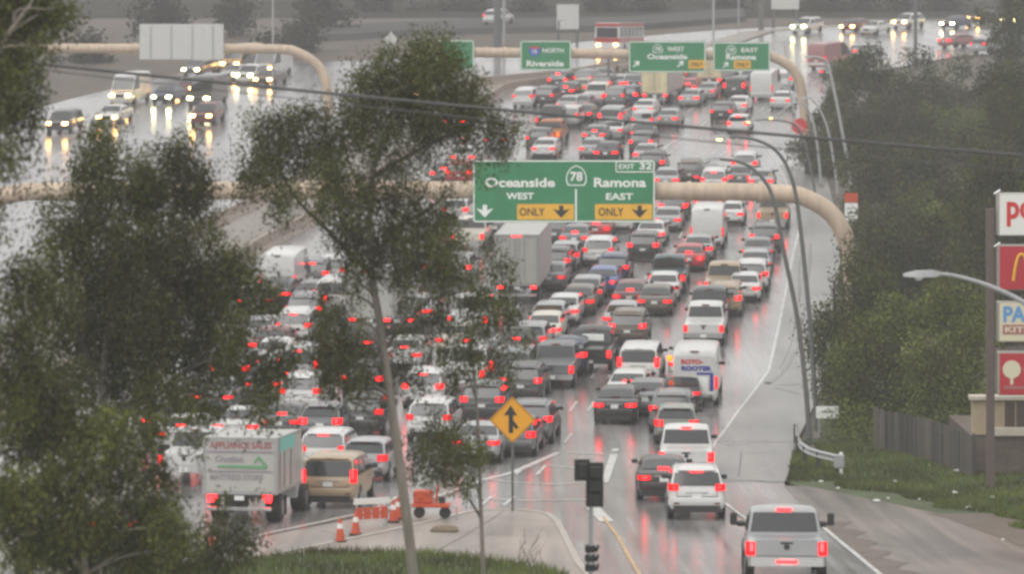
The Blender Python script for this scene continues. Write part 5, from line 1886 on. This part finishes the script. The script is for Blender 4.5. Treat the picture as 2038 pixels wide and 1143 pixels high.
# the box truck with lettering, lower left
t = box_truck(476, 1046, 'white box truck with red lettering and a green swoosh on its rear', 2.45, 1.0, 2.82, 4.6, doors=False, toplights=False, lights='B')
text_at('APPLIANCE SALES', .02, -.012, 2.58, .21, M['signred'], t, 2.05, .03)
MB().box(-1.1, 1.1, -.012, .02, 2.35, 2.40).build('trim_strip', M['signgrey'], t, smooth=False)
text_at('Outlet', -.35, -.012, 2.14, .20, M['signgrey'], t, .95, .02)
MB().prism([(-.75, 1.86), (.86, 1.82), (.92, 1.92), (.62, 2.26), (.45, 2.03), (.5, 2.0), (.62, 2.15), (.78, 1.92), (-.7, 1.93)], -.012, .02).build('swoosh_emblem', M['signgreen'], t, smooth=False)
text_at('MATTRESS STORE', -.1, -.012, 1.55, .18, M['signgrey'], t, 1.75, .02)
MB().box(-1.08, 1.08, -.012, .02, 1.72, 1.76).build('trim_strip', M['signgrey'], t, smooth=False)
MB().box(1.237, 1.25, .4, 3.2, 2.35, 2.78).build('side_panel', M['signaqua'], t, smooth=False)
for y0 in (.45, 1.3, 2.5):
    MB().box(1.236, 1.252, y0, y0 + .18, 1.15, 2.32).build('side_post', M['boxedge'], t, smooth=False)
for sx_ in (-.95, .95):
    MB().box(sx_ - .1, sx_ + .1, -.05, .02, .74, .90, .01).build('low_tail_light', M['tail'], t)

# lettering of the service van
MB().box(-.86, .86, -.035, -.012, 1.35, 2.32, .01).build('door_panel', PAINT['white'], rr_van)
text_at('ROTO-', -.10, -.05, 2.08, .22, M['sred'], rr_van, .98, .06)
NVB = mat('navy_print', (0.02, 0.03, 0.30), .4)
text_at('ROOTER', .10, -.05, 1.78, .22, NVB, rr_van, 1.36, .06)
MB().box(.70, .84, -.05, -.034, .62, 1.58, .01).build('blue_stripe', NVB, rr_van)
MB().box(.1, .84, -.053, -.036, 1.50, 1.60, .01).build('blue_stripe', NVB, rr_van)
MB().box(.18, .62, -.05, -.034, .70, 1.40, .01).build('notice_panel', M['white'], rr_van)
MB().sphere((-1.10, .1, 2.20), .14, 10, 8).build('amber_light', M['amber'], rr_van)
MB().box(-1.12, -.98, .06, .14, 2.16, 2.22).build('light_bracket', M['plastic'], rr_van)

# oncoming carriageway
def oncoming(x, y, kd, c, label, lights='H', hd=None):
    return V(x, y, kd, c, label, lights, hd, True, True, 'opp')


oncoming(112, 268, 'suv', 'darkgrey', 'dark oncoming suv, furthest left with warm headlights', 'W')
oncoming(238, 212, 'van', 'white', 'tall white oncoming van with a dark windscreen', 'W')
oncoming(212, 250, 'sedan', 'white', 'white oncoming car just below the tall white van', 'W')
oncoming(320, 208, 'sedan', 'navy', 'oncoming car with long cold white light streaks', 'H')
oncoming(366, 190, 'sedan', 'darkred', 'oncoming maroon car left of centre of the far lanes', 'W')
oncoming(394, 218, 'van', 'darkgrey', 'dark oncoming van with bright white headlights', 'H')
oncoming(399, 252, 'suv', 'darkred', 'oncoming maroon suv nearest the barrier', 'W')
oncoming(452, 162, 'sedan', 'silver', 'oncoming silver car lowest of the far bright cluster', 'W')
oncoming(484, 168, 'suv', 'white', 'oncoming white suv in the bright cluster centre', 'H')
oncoming(456, 146, 'van', 'tan', 'oncoming tan van at top left of the bright cluster', 'W')
oncoming(490, 148, 'suv', 'darkgrey', 'oncoming dark suv at top of the bright cluster', 'W')
oncoming(520, 156, 'van', 'white', 'oncoming pale van on the right of the bright cluster', 'W')
oncoming(522, 172, 'sedan', 'brown', 'oncoming brown car at lower right of the bright cluster', 'W')
oncoming(378, 152, 'sedan', 'grey', 'oncoming grey car at the far left of the cluster', 'H')
oncoming(410, 146, 'sedan', 'white', 'oncoming white car near the sign back supports', 'W')
oncoming(812, 176, 'sedan', 'tan', 'oncoming car whose yellow headlights shine through the tree', 'W')
oncoming(1588, 68, 'suv', 'white', 'oncoming white suv with dazzling headlights at top right', 'H', .55)
oncoming(1685, 64, 'sedan', 'darkred', 'oncoming maroon car right of the dazzling headlights', 'W', .55)
oncoming(1724, 70, 'sedan', 'white', 'white car beside the maroon car on the far road', 'O', .55)
oncoming(1788, 58, 'suv', 'white', 'white oncoming suv left of the dark utility pole', 'W', .62)
oncoming(1884, 58, 'sedan', 'navy', 'oncoming car with greenish headlights right of the utility pole', 'H', .6)
oncoming(1935, 50, 'suv', 'brown', 'oncoming brown suv at top right by the trees', 'W', .62)
oncoming(2005, 50, 'sedan', 'grey', 'oncoming grey car at the very top right', 'H', .6)
V(1625, 140, 'van', 'rose', 'faded red van at the bend behind the far gantry leg', 'D', .6)
V(1648, 160, 'sedan', 'darkgrey', 'dark sedan at the bend behind the far gantry leg', 'B', .55)
V(1690, 118, 'sedan', 'silver', 'silver sedan past the bend above the dark trees', 'B', .8)
V(1878, 96, 'sedan', 'rose', 'faded red sedan seen over the right hand trees', 'B', .9)
V(1945, 108, 'suv', 'silver', 'silver suv with strong red lamps over the right hand trees', 'B', .8)
V(1985, 104, 'sedan', 'grey', 'grey car at far right over the trees', 'B', .8)
# far van on the frontage road and the oncoming bus
b = P(975, 58)
t = place_vehicle(Vector((b.x, b.y, 0)), 'suv', 'white', 'pale car on the far hillside road beside the tall mast', 'D', .45, True, False, 'vehicles on the far roads')
t.location.z = hill_z(b.x, b.y) + .46
p = P(1208, 104)
hh = .27
t = thing('bus', 'oncoming white and red bus with lit headlights on the far road', 'bus', (p.x, p.y, 0), (0, 0, -hh + math.pi), 'vehicles on the far roads')
t.location.z = float(zg(p.x, p.y)) + .05
BW = 1.28
MB().loft([[(-BW, -11, z), (BW, -11, z), (BW, -.1 + k, z), (-BW, -.1 + k, z)] for z, k in ((.35, .1), (1.2, .1), (2.7, -.05), (3.0, -.25))]).build('body', PAINT['white'], t, ang=25)
MB().box(-BW - .012, BW + .012, -11.01, .02, 1.0, 1.45).build('red_band', PAINT['red'], t, smooth=False)
MB().box(-BW - .010, BW + .010, -10.9, -.1, 2.62, 2.95).build('red_band', PAINT['red'], t, smooth=False)
MB().box(-1.1, 1.1, -.05, .04, 1.5, 2.5, .02).build('windscreen', M['glass'], t)
for sx_ in (-1, 1):
    for i in range(6):
        MB().box(*sorted((sx_ * (BW - .02), sx_ * (BW + .02))), -10.4 + i * 1.7, -9.0 + i * 1.7, 1.55, 2.5).build('side_window', M['glass'], t, smooth=False)
    MB().box(*sorted((sx_ * .75, sx_ * 1.1)), -.02, .06, .65, .85, .02).build('headlight', M['headw'], t)
    for yy in (-2.4, -8.2):
        MB().tube([(sx_ * (BW - .3), yy, .48), (sx_ * (BW + .02), yy, .48)], .48, 18).build('wheel', M['tyre'], t)
# ------------------------------------------------------------------ trees
def leaf_mesh(name, centers, sizes, n_per, leaf, aspect, droop, m, sub_r=.22, tri=False):
    """many small leaves grouped in sprays inside the given ellipsoids (x,y,z,rx,ry,rz)"""
    pos = []
    tone = []
    for (c, s, n) in zip(centers, sizes, n_per):
        c = np.array(c); s = np.array(s)
        ns = max(3, int(n / 34))
        d = rng.normal(0, 1, (ns, 3)); d /= np.linalg.norm(d, axis=1)[:, None]
        r = rng.uniform(.15, 1.0, ns) ** .55
        cl = c + d * r[:, None] * s
        k = rng.integers(0, ns, n)
        sp = np.clip(rng.normal(0, 1, (n, 3)), -1.7, 1.7) * np.array([sub_r, sub_r, sub_r * (1.0 + droop * 1.0)]) * rng.uniform(.6, 1.25, ns)[k][:, None]
        dr = rng.normal(0, .8, (ns, 3)); dr[:, 2] -= droop * 1.8
        sp = sp + dr[k] * rng.uniform(0, 1, n)[:, None] * sub_r * 1.6
        pos.append(cl[k] + sp)
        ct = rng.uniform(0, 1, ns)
        tb = rng.uniform(-.22, .26)      # random tone offset per bough, for lighter and darker clumps
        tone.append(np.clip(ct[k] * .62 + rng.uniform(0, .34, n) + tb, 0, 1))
    p = np.concatenate(pos); tn = np.concatenate(tone)
    n = len(p)
    ax = rng.normal(0, 1, (n, 3)); ax[:, 2] -= droop * 2.2
    ax /= np.linalg.norm(ax, axis=1)[:, None]
    up = rng.normal(0, 1, (n, 3))
    sd = np.cross(ax, up); sd /= np.linalg.norm(sd, axis=1)[:, None]
    L = leaf * rng.uniform(.6, 1.3, n)[:, None]
    Wd = L * aspect
    Vv = np.empty((n, 4, 3), np.float32)
    Vv[:, 0] = p; Vv[:, 1] = p + ax * L * .45 + sd * Wd * .5; Vv[:, 2] = p + ax * L; Vv[:, 3] = p + ax * L * .45 - sd * Wd * .5
    me = bpy.data.meshes.new(name)
    me.vertices.add(n * 4); me.vertices.foreach_set('co', Vv.ravel())
    me.loops.add(n * 4); me.loops.foreach_set('vertex_index', np.arange(n * 4, dtype=np.int32))
    me.polygons.add(n); me.polygons.foreach_set('loop_start', np.arange(0, n * 4, 4, dtype=np.int32))
    me.update()
    at = me.attributes.new('tone', 'FLOAT', 'POINT')
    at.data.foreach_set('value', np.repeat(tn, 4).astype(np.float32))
    me.materials.append(m)
    return me


def spline(pts, k=6):
    sm = []
    for i in range(len(pts) - 1):
        for j in range(k):
            u = j / k
            p0, p1, p2, p3 = pts[max(i - 1, 0)], pts[i], pts[i + 1], pts[min(i + 2, len(pts) - 1)]
            sm.append(0.5 * ((2 * p1) + (p2 - p0) * u + (2 * p0 - 5 * p1 + 4 * p2 - p3) * u * u + (3 * p1 - p0 - 3 * p2 + p3) * u ** 3))
    sm.append(pts[-1])
    return sm


def tree(label, trunks, blobs, d, m, bark, leaf, aspect, droop, dens, depth=1.0, sub=.22, limbs=True, name='eucalyptus_tree', group=None, twig=.02):
    """trunks: list of (pixel path, r0, r1); blobs: (px,py,rx,ry[,density])"""
    k = d / F
    bx0, by0 = trunks[0][0][0]
    base = Q(bx0, by0, d)
    base.z = float(zg(base.x, d)) - .05
    t = thing(name, label, 'tree', base, group=group)
    allp = []
    for j, (path, r0, r1) in enumerate(trunks):
        pts = []
        off = 0 if j == 0 else rng.uniform(-.5, .5)
        for i, (x, y) in enumerate(path):
            q = Q(x, y, d)
            if j == 0 and i == 0:
                q = base.copy()
            else:
                q.y += off * i / len(path)
            pts.append(q - base)
        sm = spline(pts)
        n = len(sm)
        MB().tube(sm, [r0 + (r1 - r0) * (i / (n - 1)) ** .8 for i in range(n)], 10).build('trunk' if j == 0 else 'limb', M[bark if j == 0 else 'bark'], t, ang=60)
        allp += [(p, r0 + (r1 - r0) * (i / (n - 1)) ** .8) for i, p in enumerate(sm)]
    C, Sz, N = [], [], []
    for b in blobs:
        x, y, rx, ry = b[:4]
        dn = b[4] if len(b) > 4 else 1.0
        c = Q(x, y, d) - base
        dz = rng.uniform(-1, 1) * depth
        c.y += dz
        C.append(tuple(c)); Sz.append((rx * k, (rx + ry) * .5 * k * 1.0, ry * k)); N.append(int(dens * dn * rx * ry * math.pi * k * k) + 8)
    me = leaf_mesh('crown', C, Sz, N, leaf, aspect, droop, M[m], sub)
    put('crown', me, t)
    if limbs:
        # limbs reach from the trunk to each spray of leaves, then fork into twigs
        for ci, (c, s) in enumerate(zip(C, Sz)):
            c = Vector(c)
            best = None
            for p, r in allp:
                dv = c - p
                cost = dv.length + (3.0 * max(0, .25 - dv.z) if dv.length > .3 else 0)
                if best is None or cost < best[0]:
                    best = (cost, p, r)
            _, p, r = best
            mid = p.lerp(c, .5) + Vector((rng.normal(0, .12), rng.normal(0, .12), .15))
            mb = MB()
            r0 = min(r * .55, twig * 2.2)
            mb.tube(spline([p, mid, c], 4), [r0 + (twig * .5 - r0) * i / 8 for i in range(9)], 6)
            for q in range(5):
                e = c + Vector((rng.normal(0, .6) * s[0], rng.normal(0, .6) * s[1], rng.normal(0, .6) * s[2]))
                mb.tube([mid.lerp(c, .6 + .4 * rng.random()), mid.lerp(e, .7) + Vector((0, 0, .08)), e], [twig * .5, twig * .35, twig * .15], 5)
            mb.build('branch', M[bark], t, ang=60)
    return t


# main tall eucalyptus
tree('tall eucalyptus in the centre left, bent pale trunk, ragged crown reaching the top signs', [
    ([(838, 1250), (822, 1143), (800, 960), (777, 790), (757, 650), (742, 560), (735, 460), (745, 330), (790, 220), (840, 150), (880, 90)], .125, .03),
    ([(738, 545), (700, 508), (650, 455), (600, 405), (572, 362), (556, 320), (560, 260)], .055, .016),
    ([(740, 520), (790, 455), (850, 420), (890, 380)], .05, .014), ([(745, 350), (830, 300), (910, 265), (985, 255)], .05, .012),
    ([(765, 700), (800, 650), (850, 600), (890, 560)], .035, .012), ([(742, 420), (700, 340), (680, 270)], .04, .012)],
     [(885, 105, 42, 42, 1.2), (845, 100, 40, 38, 1.1), (800, 128, 60, 46, 1.2), (740, 150, 55, 45, 1.2), (712, 190, 45, 45), (850, 160, 70, 50, 1.3), (920, 165, 50, 45, 1.1), (790, 185, 70, 45, 1.2), (880, 215, 70, 40, 1.2),
      (950, 215, 45, 38, 1.1), (985, 245, 50, 24, 1), (1030, 252, 26, 18, .9), (820, 245, 80, 42, 1.2), (740, 245, 55, 45, 1.1), (690, 250, 40, 45), (655, 275, 45, 45), (980, 285, 30, 35, .6), (930, 275, 45, 30, .7),
      (560, 245, 45, 32, 1.1), (520, 235, 28, 30, 1), (600, 225, 45, 28), (640, 235, 38, 30), (550, 285, 55, 38, 1.2), (505, 320, 40, 40, 1.1), (490, 365, 28, 32, .9), (545, 340, 45, 40, 1), (600, 300, 45, 40, 1), (580, 385, 36, 30, .8), (545, 415, 30, 30, .7),
      (645, 330, 42, 45, 1), (690, 350, 50, 45, 1), (655, 400, 36, 40, .9), (700, 410, 45, 45, 1.1), (750, 385, 55, 45, 1.1), (800, 330, 55, 35, .55), (870, 310, 50, 32, .5), (930, 320, 36, 30, .35), (760, 300, 45, 35, .6), (820, 390, 45, 40, .8),
      (690, 465, 40, 40, 1), (740, 470, 55, 45, 1.2), (800, 455, 55, 45, 1.2), (850, 450, 45, 45, 1.1), (880, 405, 30, 45, .9), (890, 470, 36, 45, 1), (720, 520, 40, 40, .9), (790, 520, 65, 45, 1.2), (860, 520, 55, 45, 1.2), (910, 530, 26, 45, .9),
      (700, 565, 20, 36, .7), (820, 570, 45, 35, .45), (875, 575, 40, 38, .45), (890, 630, 40, 45, .45), (850, 640, 40, 40, .45), (660, 640, 40, 50, 1.1), (650, 700, 40, 45, 1.1), (690, 690, 45, 45, 1.1), (720, 650, 30, 40, .45), (700, 745, 45, 40, 1.1),
      (760, 730, 50, 50, .45), (800, 690, 45, 50, .45), (810, 760, 45, 45, .45), (655, 760, 28, 26, .7), (730, 790, 36, 30, .45), (640, 590, 16, 40, .5)],
     70.0, 'euc', 'trunk', .085, .38, .6, 2150, .75, .11, group='eucalyptus trees in the foreground', twig=.016)
# slim tree on the right of it
tree('slim young eucalyptus with forked pale stem left of the merge sign', [
    ([(968, 1250), (962, 1143), (957, 1010), (953, 880), (945, 760), (938, 680), (950, 600), (975, 530)], .058, .012),
    ([(956, 1030), (930, 990), (900, 955), (880, 920)], .03, .01), ([(955, 1000), (945, 960), (915, 925)], .022, .008), ([(948, 800), (930, 740), (910, 690)], .022, .008)],
     [(975, 505, 28, 28, .9), (1000, 540, 28, 30, .9), (965, 560, 36, 30, 1), (985, 600, 45, 28, 1.1), (1015, 625, 40, 22, 1.1), (945, 610, 36, 36, 1), (985, 650, 45, 26, .8), (1030, 680, 40, 24, .6), (930, 660, 30, 36, .9), (900, 690, 36, 36, .9),
      (950, 710, 40, 36, .8), (1000, 740, 40, 36, .55), (900, 745, 30, 30, .6), (990, 700, 30, 26, .5), (870, 870, 55, 36, 1.2), (920, 880, 50, 40, 1.2), (850, 910, 50, 32, 1.1), (900, 930, 55, 36, 1.1), (960, 885, 24, 40, .7), (850, 950, 30, 22, .6), (905, 970, 36, 20, .5), (870, 830, 40, 20, .7)],
     72.0, 'euc2', 'trunk', .085, .38, .6, 1500, .5, .10, group='eucalyptus trees in the foreground', twig=.012)
# bushy tree between the trunks, lower left of the main one
tree('small leafy eucalyptus in front of the box truck lettering', [([(430, 1250), (432, 1143), (445, 1090), (455, 1040)], .03, .01)],
     [(430, 1090, 50, 36, 1.1), (470, 1080, 36, 30, 1), (400, 1115, 45, 36, 1.1), (480, 1040, 20, 26, .8), (505, 1085, 16, 40, .7), (420, 1050, 40, 26, .9), (450, 1010, 16, 26, .6), (510, 1010, 12, 22, .5)],
     66.0, 'euc', 'trunk', .09, .38, .6, 2000, .4, .11, group='eucalyptus trees in the foreground', twig=.012)
# big left mass
left = [(195, 250, 28, 24, 1), (205, 285, 34, 36, 1.1), (180, 320, 36, 36, 1), (215, 335, 40, 36, 1), (360, 280, 28, 24, .8), (330, 320, 45, 40, 1), (385, 320, 36, 40, 1), (285, 340, 36, 40, 1), (405, 350, 30, 36, .9), (110, 395, 30, 26, .7),
        (170, 390, 50, 40, 1), (240, 400, 60, 45, 1.1), (310, 395, 60, 45, 1.2), (380, 400, 45, 45, 1.1), (120, 450, 50, 40, 1), (190, 460, 60, 50, 1.2), (270, 470, 65, 50, 1.3), (350, 470, 60, 50, 1.3), (420, 460, 30, 40, .7), (440, 530, 45, 40, 1.1),
        (480, 520, 40, 30, 1.1), (110, 520, 50, 45, 1), (190, 535, 65, 50, 1.3), (280, 545, 70, 50, 1.4), (370, 550, 65, 50, 1.4), (500, 555, 40, 32, 1.2), (525, 590, 32, 28, 1), (455, 590, 45, 40, 1.2), (120, 590, 60, 45, 1.1), (210, 610, 75, 50, 1.3), (310, 620, 75, 50, 1.4),
        (400, 630, 60, 50, 1.3), (470, 650, 40, 40, 1), (130, 660, 60, 45, 1.2), (220, 690, 75, 50, 1.3), (320, 695, 75, 50, 1.3), (410, 705, 60, 45, 1.2), (475, 715, 36, 36, .9), (500, 770, 40, 36, .9), (150, 740, 70, 50, 1.2), (240, 770, 75, 50, 1.2), (330, 770, 70, 50, 1.1), (410, 780, 45, 45, .9),
        (540, 740, 36, 40, 1), (560, 700, 36, 36, .8), (525, 790, 30, 30, .8)]
tree('broad dark eucalyptus mass filling the left side', [
    ([(208, 1300), (210, 1143), (214, 1000), (216, 880), (205, 760), (215, 640), (230, 500), (250, 380)], .13, .03),
    ([(215, 900), (280, 780), (340, 640), (370, 480), (375, 360)], .06, .014), ([(208, 760), (150, 640), (150, 500), (185, 340)], .06, .014), ([(214, 820), (340, 760), (450, 660), (500, 580)], .05, .012)],
     left, 65.0, 'euc', 'trunk', .095, .38, .6, 2400, 1.0, .13, group='eucalyptus trees in the foreground', twig=.016)
low = [(40, 560, 50, 50, 1), (30, 640, 50, 50, 1), (50, 720, 60, 50, 1.1), (30, 800, 60, 50, 1.1), (100, 800, 60, 50, 1.1), (50, 880, 65, 50, 1.2), (140, 850, 65, 45, 1.2), (220, 850, 60, 45, 1.1), (300, 850, 45, 45, .7), (60, 960, 70, 50, 1.2), (150, 930, 70, 50, 1.2), (240, 940, 65, 45, 1.1),
       (310, 940, 40, 45, .7), (80, 1040, 75, 50, 1.2), (180, 1020, 70, 50, 1.2), (270, 1030, 65, 50, 1.1), (345, 1040, 45, 45, .9), (60, 1110, 70, 40, 1.2), (160, 1110, 75, 45, 1.2), (260, 1110, 75, 45, 1.2), (350, 1110, 50, 40, 1), (20, 1000, 40, 50, 1), (380, 860, 26, 40, .5), (350, 990, 30, 30, .6)]
tree('leaning eucalyptus at the lower left corner with a pale slanting stem', [
    ([(178, 1300), (170, 1143), (150, 1060), (112, 960), (90, 860), (70, 740), (50, 600)], .075, .02), ([(150, 1060), (210, 1000), (260, 940)], .03, .01), ([(112, 960), (60, 900), (30, 820)], .03, .01)],
     low, 58.0, 'euc2', 'trunk', .095, .38, .55, 3000, .9, .12, group='eucalyptus trees in the foreground', twig=.016)
tree('eucalyptus at the top left corner hanging into the picture', [
    ([(-120, 1300), (-110, 1000), (-90, 600), (-70, 350), (-40, 200), (10, 80), (60, 10)], .14, .03), ([(-60, 260), (-20, 250), (20, 270)], .04, .012)],
     [(20, 20, 60, 50, 1.2), (80, 30, 50, 45, 1.2), (115, 20, 30, 30, 1), (30, 90, 45, 45, 1.1), (75, 90, 24, 22, .8), (10, 150, 40, 45, 1.1), (45, 170, 30, 40, 1), (15, 220, 40, 40, 1.1), (50, 235, 24, 36, .9), (15, 280, 30, 36, 1), (40, 320, 16, 26, .6), (10, 340, 20, 30, .6), (60, -40, 70, 50, 1.2), (-30, 60, 60, 120, 1.1), (-40, 200, 40, 90, 1),
      (-60, 420, 60, 90, 1), (-70, 600, 60, 100, 1)],
     56.0, 'euc', 'trunk', .095, .38, .55, 2500, .7, .13, group='eucalyptus trees in the foreground', twig=.016)
# bare twigs at the bottom centre
b = Q(1075, 1200, 70); b.z = float(zg(b.x, b.y))
t = thing('bare_sapling', 'leafless dark twigs poking up at the bottom centre', 'shrub', b)
for (x0, x1, y1) in ((1060, 1018, 1075), (1062, 1058, 1095), (1064, 1040, 1100)):
    MB().tube([(0, 0, 0), Q((x0 + x1) / 2 + 18, (1190 + y1) / 2, 70) - b, Q(x1 + 16, y1, 70) - b], [.02, .012, .004], 6).build('twig', M['bark'], t)
tw = MB()
for i in range(14):
    y = rng.uniform(1080, 1140)
    s0 = Q(1040 + rng.uniform(-10, 30), y, 70) - b
    tw.tube([s0, s0 + Vector((rng.uniform(-.05, .3), rng.uniform(-.1, .1), rng.uniform(.1, .45)))], [.007, .002], 5)
tw.build('fine_twigs', M['bark'], t)

# right hand bank of trees
def bank_tree(label, cx, base_y, blobs, d, m, dens=60, leaf=.34, name='bushy_tree', grp='trees along the right side of the freeway'):
    return tree(label, [([(cx, base_y), (cx + 4, base_y - 60), (cx, min(b[1] for b in blobs) + 30)], .20, .05)], blobs, d, m, 'bark', leaf, .55, .25, dens, d * .008, .30, True, name, grp, .045)


def fill(x0, x1, y0, y1, nx, ny, r, jit=.35, dn=1.0):
    out = []
    for i in range(nx):
        for j in range(ny):
            out.append((x0 + (x1 - x0) * (i + .5) / nx + rng.uniform(-1, 1) * jit * (x1 - x0) / nx, y0 + (y1 - y0) * (j + .5) / ny + rng.uniform(-1, 1) * jit * (y1 - y0) / ny,
                        r * rng.uniform(.8, 1.25), r * rng.uniform(.65, 1.0), dn * rng.uniform(.8, 1.2)))
    return out


bank_tree('bright green bushy tree directly behind the plank fence', 1760, 905, fill(1680, 1830, 640, 880, 3, 4, 42) + [(1700, 700, 40, 40), (1790, 620, 50, 36)], 142, 'bush', 700, .15)
bank_tree('second bright bushy tree left of the shop sign pole', 1890, 900, fill(1830, 1960, 590, 880, 3, 5, 42) + [(1880, 580, 46, 30)], 140, 'bush', 700, .15)
bank_tree('wide dark tree filling the gap behind the first bright bush', 1800, 760, fill(1700, 1960, 450, 640, 5, 4, 42), 180, 'darkbush', 340, .19)
bank_tree('dark tree beyond the orange and white sign, middle height', 1850, 560, fill(1700, 2000, 380, 520, 6, 3, 40), 236, 'darkbush', 250, .23)
bank_tree('dark leafy tree closing the gap beside the two pale poles', 1840, 460, fill(1690, 2010, 290, 430, 6, 4, 40), 226, 'darkbush', 220, .24)
bank_tree('low dark shrub at the left foot of the tree bank by the lamp posts', 1660, 880, [(1650, 640, 40, 36), (1640, 690, 26, 40), (1680, 660, 40, 45), (1660, 740, 32, 45), (1690, 780, 45, 50), (1700, 850, 45, 36), (1700, 590, 36, 50), (1730, 640, 40, 50), (1705, 530, 22, 26), (1740, 560, 36, 40)], 146, 'darkbush', 700, .15)
bank_tree('dark rounded tree under the orange and white sign', 1740, 780, fill(1690, 1830, 440, 700, 3, 4, 46) + [(1740, 600, 36, 50)], 196, 'darkbush', 330, .19)
bank_tree('dull green tree behind the street lamp head', 1860, 780, fill(1790, 1960, 400, 640, 3, 4, 48), 200, 'bush', 330, .19)
bank_tree('dark tree behind the shop sign panels', 1990, 800, fill(1930, 2100, 300, 700, 3, 6, 52), 175, 'darkbush', 360, .19)
bank_tree('tall dark tree in the middle of the right bank', 1760, 620, fill(1665, 1830, 230, 470, 3, 4, 50), 258, 'darkbush', 220, .24)
bank_tree('olive tree in the middle right, broad crown', 1880, 620, fill(1810, 1990, 230, 430, 3, 4, 52), 262, 'bush', 220, .24)
bank_tree('tree at the right edge above the shop signs', 2020, 600, fill(1960, 2110, 150, 400, 3, 5, 52), 222, 'darkbush', 260, .23)
bank_tree('dark tree whose top meets the far bend of the road', 1700, 420, fill(1650, 1760, 130, 300, 2, 3, 42) + [(1720, 112, 36, 22), (1680, 140, 30, 26)], 272, 'darkbush', 210, .25)
bank_tree('dark tree just below the far right red lights', 1820, 420, fill(1750, 1880, 135, 290, 3, 3, 42) + [(1830, 118, 40, 22, .7)], 276, 'darkbush', 210, .25)
bank_tree('tree under the silver suv with red lamps at far right', 1940, 420, fill(1870, 2010, 150, 280, 3, 2, 44) + [(1905, 130, 30, 24, .6)], 280, 'darkbush', 210, .25)
bank_tree('tall tree at the top right corner', 2010, 420, [(1990, 60, 40, 40), (2030, 40, 36, 40), (2040, 110, 40, 45), (1985, 120, 26, 26, .6), (2020, 10, 40, 36), (1960, 30, 26, 26, .6), (2060, 180, 50, 60)], 284, 'darkbush', 210, .25)
bank_tree('dark round shrub below the red disc sign', 1606, 345, [(1600, 290, 32, 24), (1622, 310, 30, 26), (1640, 290, 26, 30), (1650, 335, 26, 30), (1628, 340, 16, 14)], 250, 'darkbush', 280, .22, 'round_shrub')
bank_tree('scrubby dark shrub between far gantry leg and pale pole', 1640, 350, [(1640, 230, 22, 30, .7), (1655, 270, 26, 36), (1660, 200, 18, 30, .6), (1672, 320, 26, 40), (1680, 390, 22, 40)], 264, 'darkbush', 230, .25, 'round_shrub')
bank_tree('dark conical conifer left of the two arrow sign', 1225, 190, [(1245, 150, 14, 12), (1232, 168, 26, 14), (1262, 160, 20, 18), (1256, 140, 9, 10)], 318, 'fartree', 50, .42, 'round_shrub', 'distant trees')
# hazy trees on the hillside, each a thing
k_ = 0
HT = ['hazy hillside tree left of the sign back', 'hazy hillside tree behind the sign back', 'hazy rounded tree right of the sign back', 'hazy tree above the arm of the oncoming gantry', 'hazy tree left of the slim lamp mast', 'hazy tree right of the slim lamp mast',
      'hazy tree near the pale diamond sign', 'hazy broad tree above the diamond sign', 'hazy tree over the crown of the tall eucalyptus', 'hazy tree left of the thick dark column', 'hazy tree between bright mast and billboard', 'hazy tree right of the first billboard',
      'hazy tree above the bus', 'hazy tree left of the thick skyline pole', 'hazy tree right of the faint billboard', 'hazy tree above the dazzling headlights', 'hazy tree above the maroon oncoming car', 'hazy tree near the top by the utility pole', 'hazy tree right of the utility pole', 'hazy low tree along the verge far left']
for i, (x, y, r) in enumerate(((170, 110, 46), (330, 34, 60), (480, 30, 44), (600, 60, 46), (520, 92, 30), (640, 14, 50), (720, 70, 36), (760, 10, 44), (860, 24, 40), (940, 20, 36), (1060, 22, 34), (1200, 14, 40), (1290, 24, 38), (1450, 12, 32), (1640, 10, 44), (1600, 24, 26), (1720, 16, 40), (1790, 12, 30), (1880, 14, 36), (90, 150, 40))):
    b = P(x, y + r * .9)
    bl = [(x + rng.uniform(-.6, .6) * r, y + rng.uniform(-.5, .5) * r, r * rng.uniform(.45, .7), r * rng.uniform(.4, .6)) for q in range(6)]
    dd_ = max(b.y, 340 if x < 700 else 430)
    tree(HT[i], [([(x, y + r * .9), (x + 2, y + r * .3), (x, y - r * .2)], .25, .08)], bl, dd_, 'fartree', 'bark', .5, .6, .2, 50, 2.0, .6, False, 'hillside_tree', 'hazy trees on the far hillside')

# ------------------------------------------------------------------ rain haze
hz = MB().box(-280, 360, -12, 905, -12, 46).build('haze', None, None, smooth=False)
hz.data.materials.clear()
hm = bpy.data.materials.new('rain_haze')
hm.use_nodes = True
ht = hm.node_tree
ht.nodes.clear()
pv = ht.nodes.new('ShaderNodeVolumePrincipled')
pv.inputs['Color'].default_value = (0.58, 0.578, 0.57, 1)
pv.inputs['Density'].default_value = 0.0010
pv.inputs['Anisotropy'].default_value = 0.1
ho = ht.nodes.new('ShaderNodeOutputMaterial')
ht.links.new(pv.outputs[0], ho.inputs['Volume'])
hz.data.materials.append(hm)
hz['kind'] = 'stuff'
hz['label'] = 'pale rain haze filling the air over the freeway'
print('VEHICLES', N_VEH[0], 'ZC', ZC, 'OBJECTS', len(bpy.data.objects), 'TRIS', sum(len(o.data.polygons) for o in bpy.data.objects if o.type == 'MESH'))
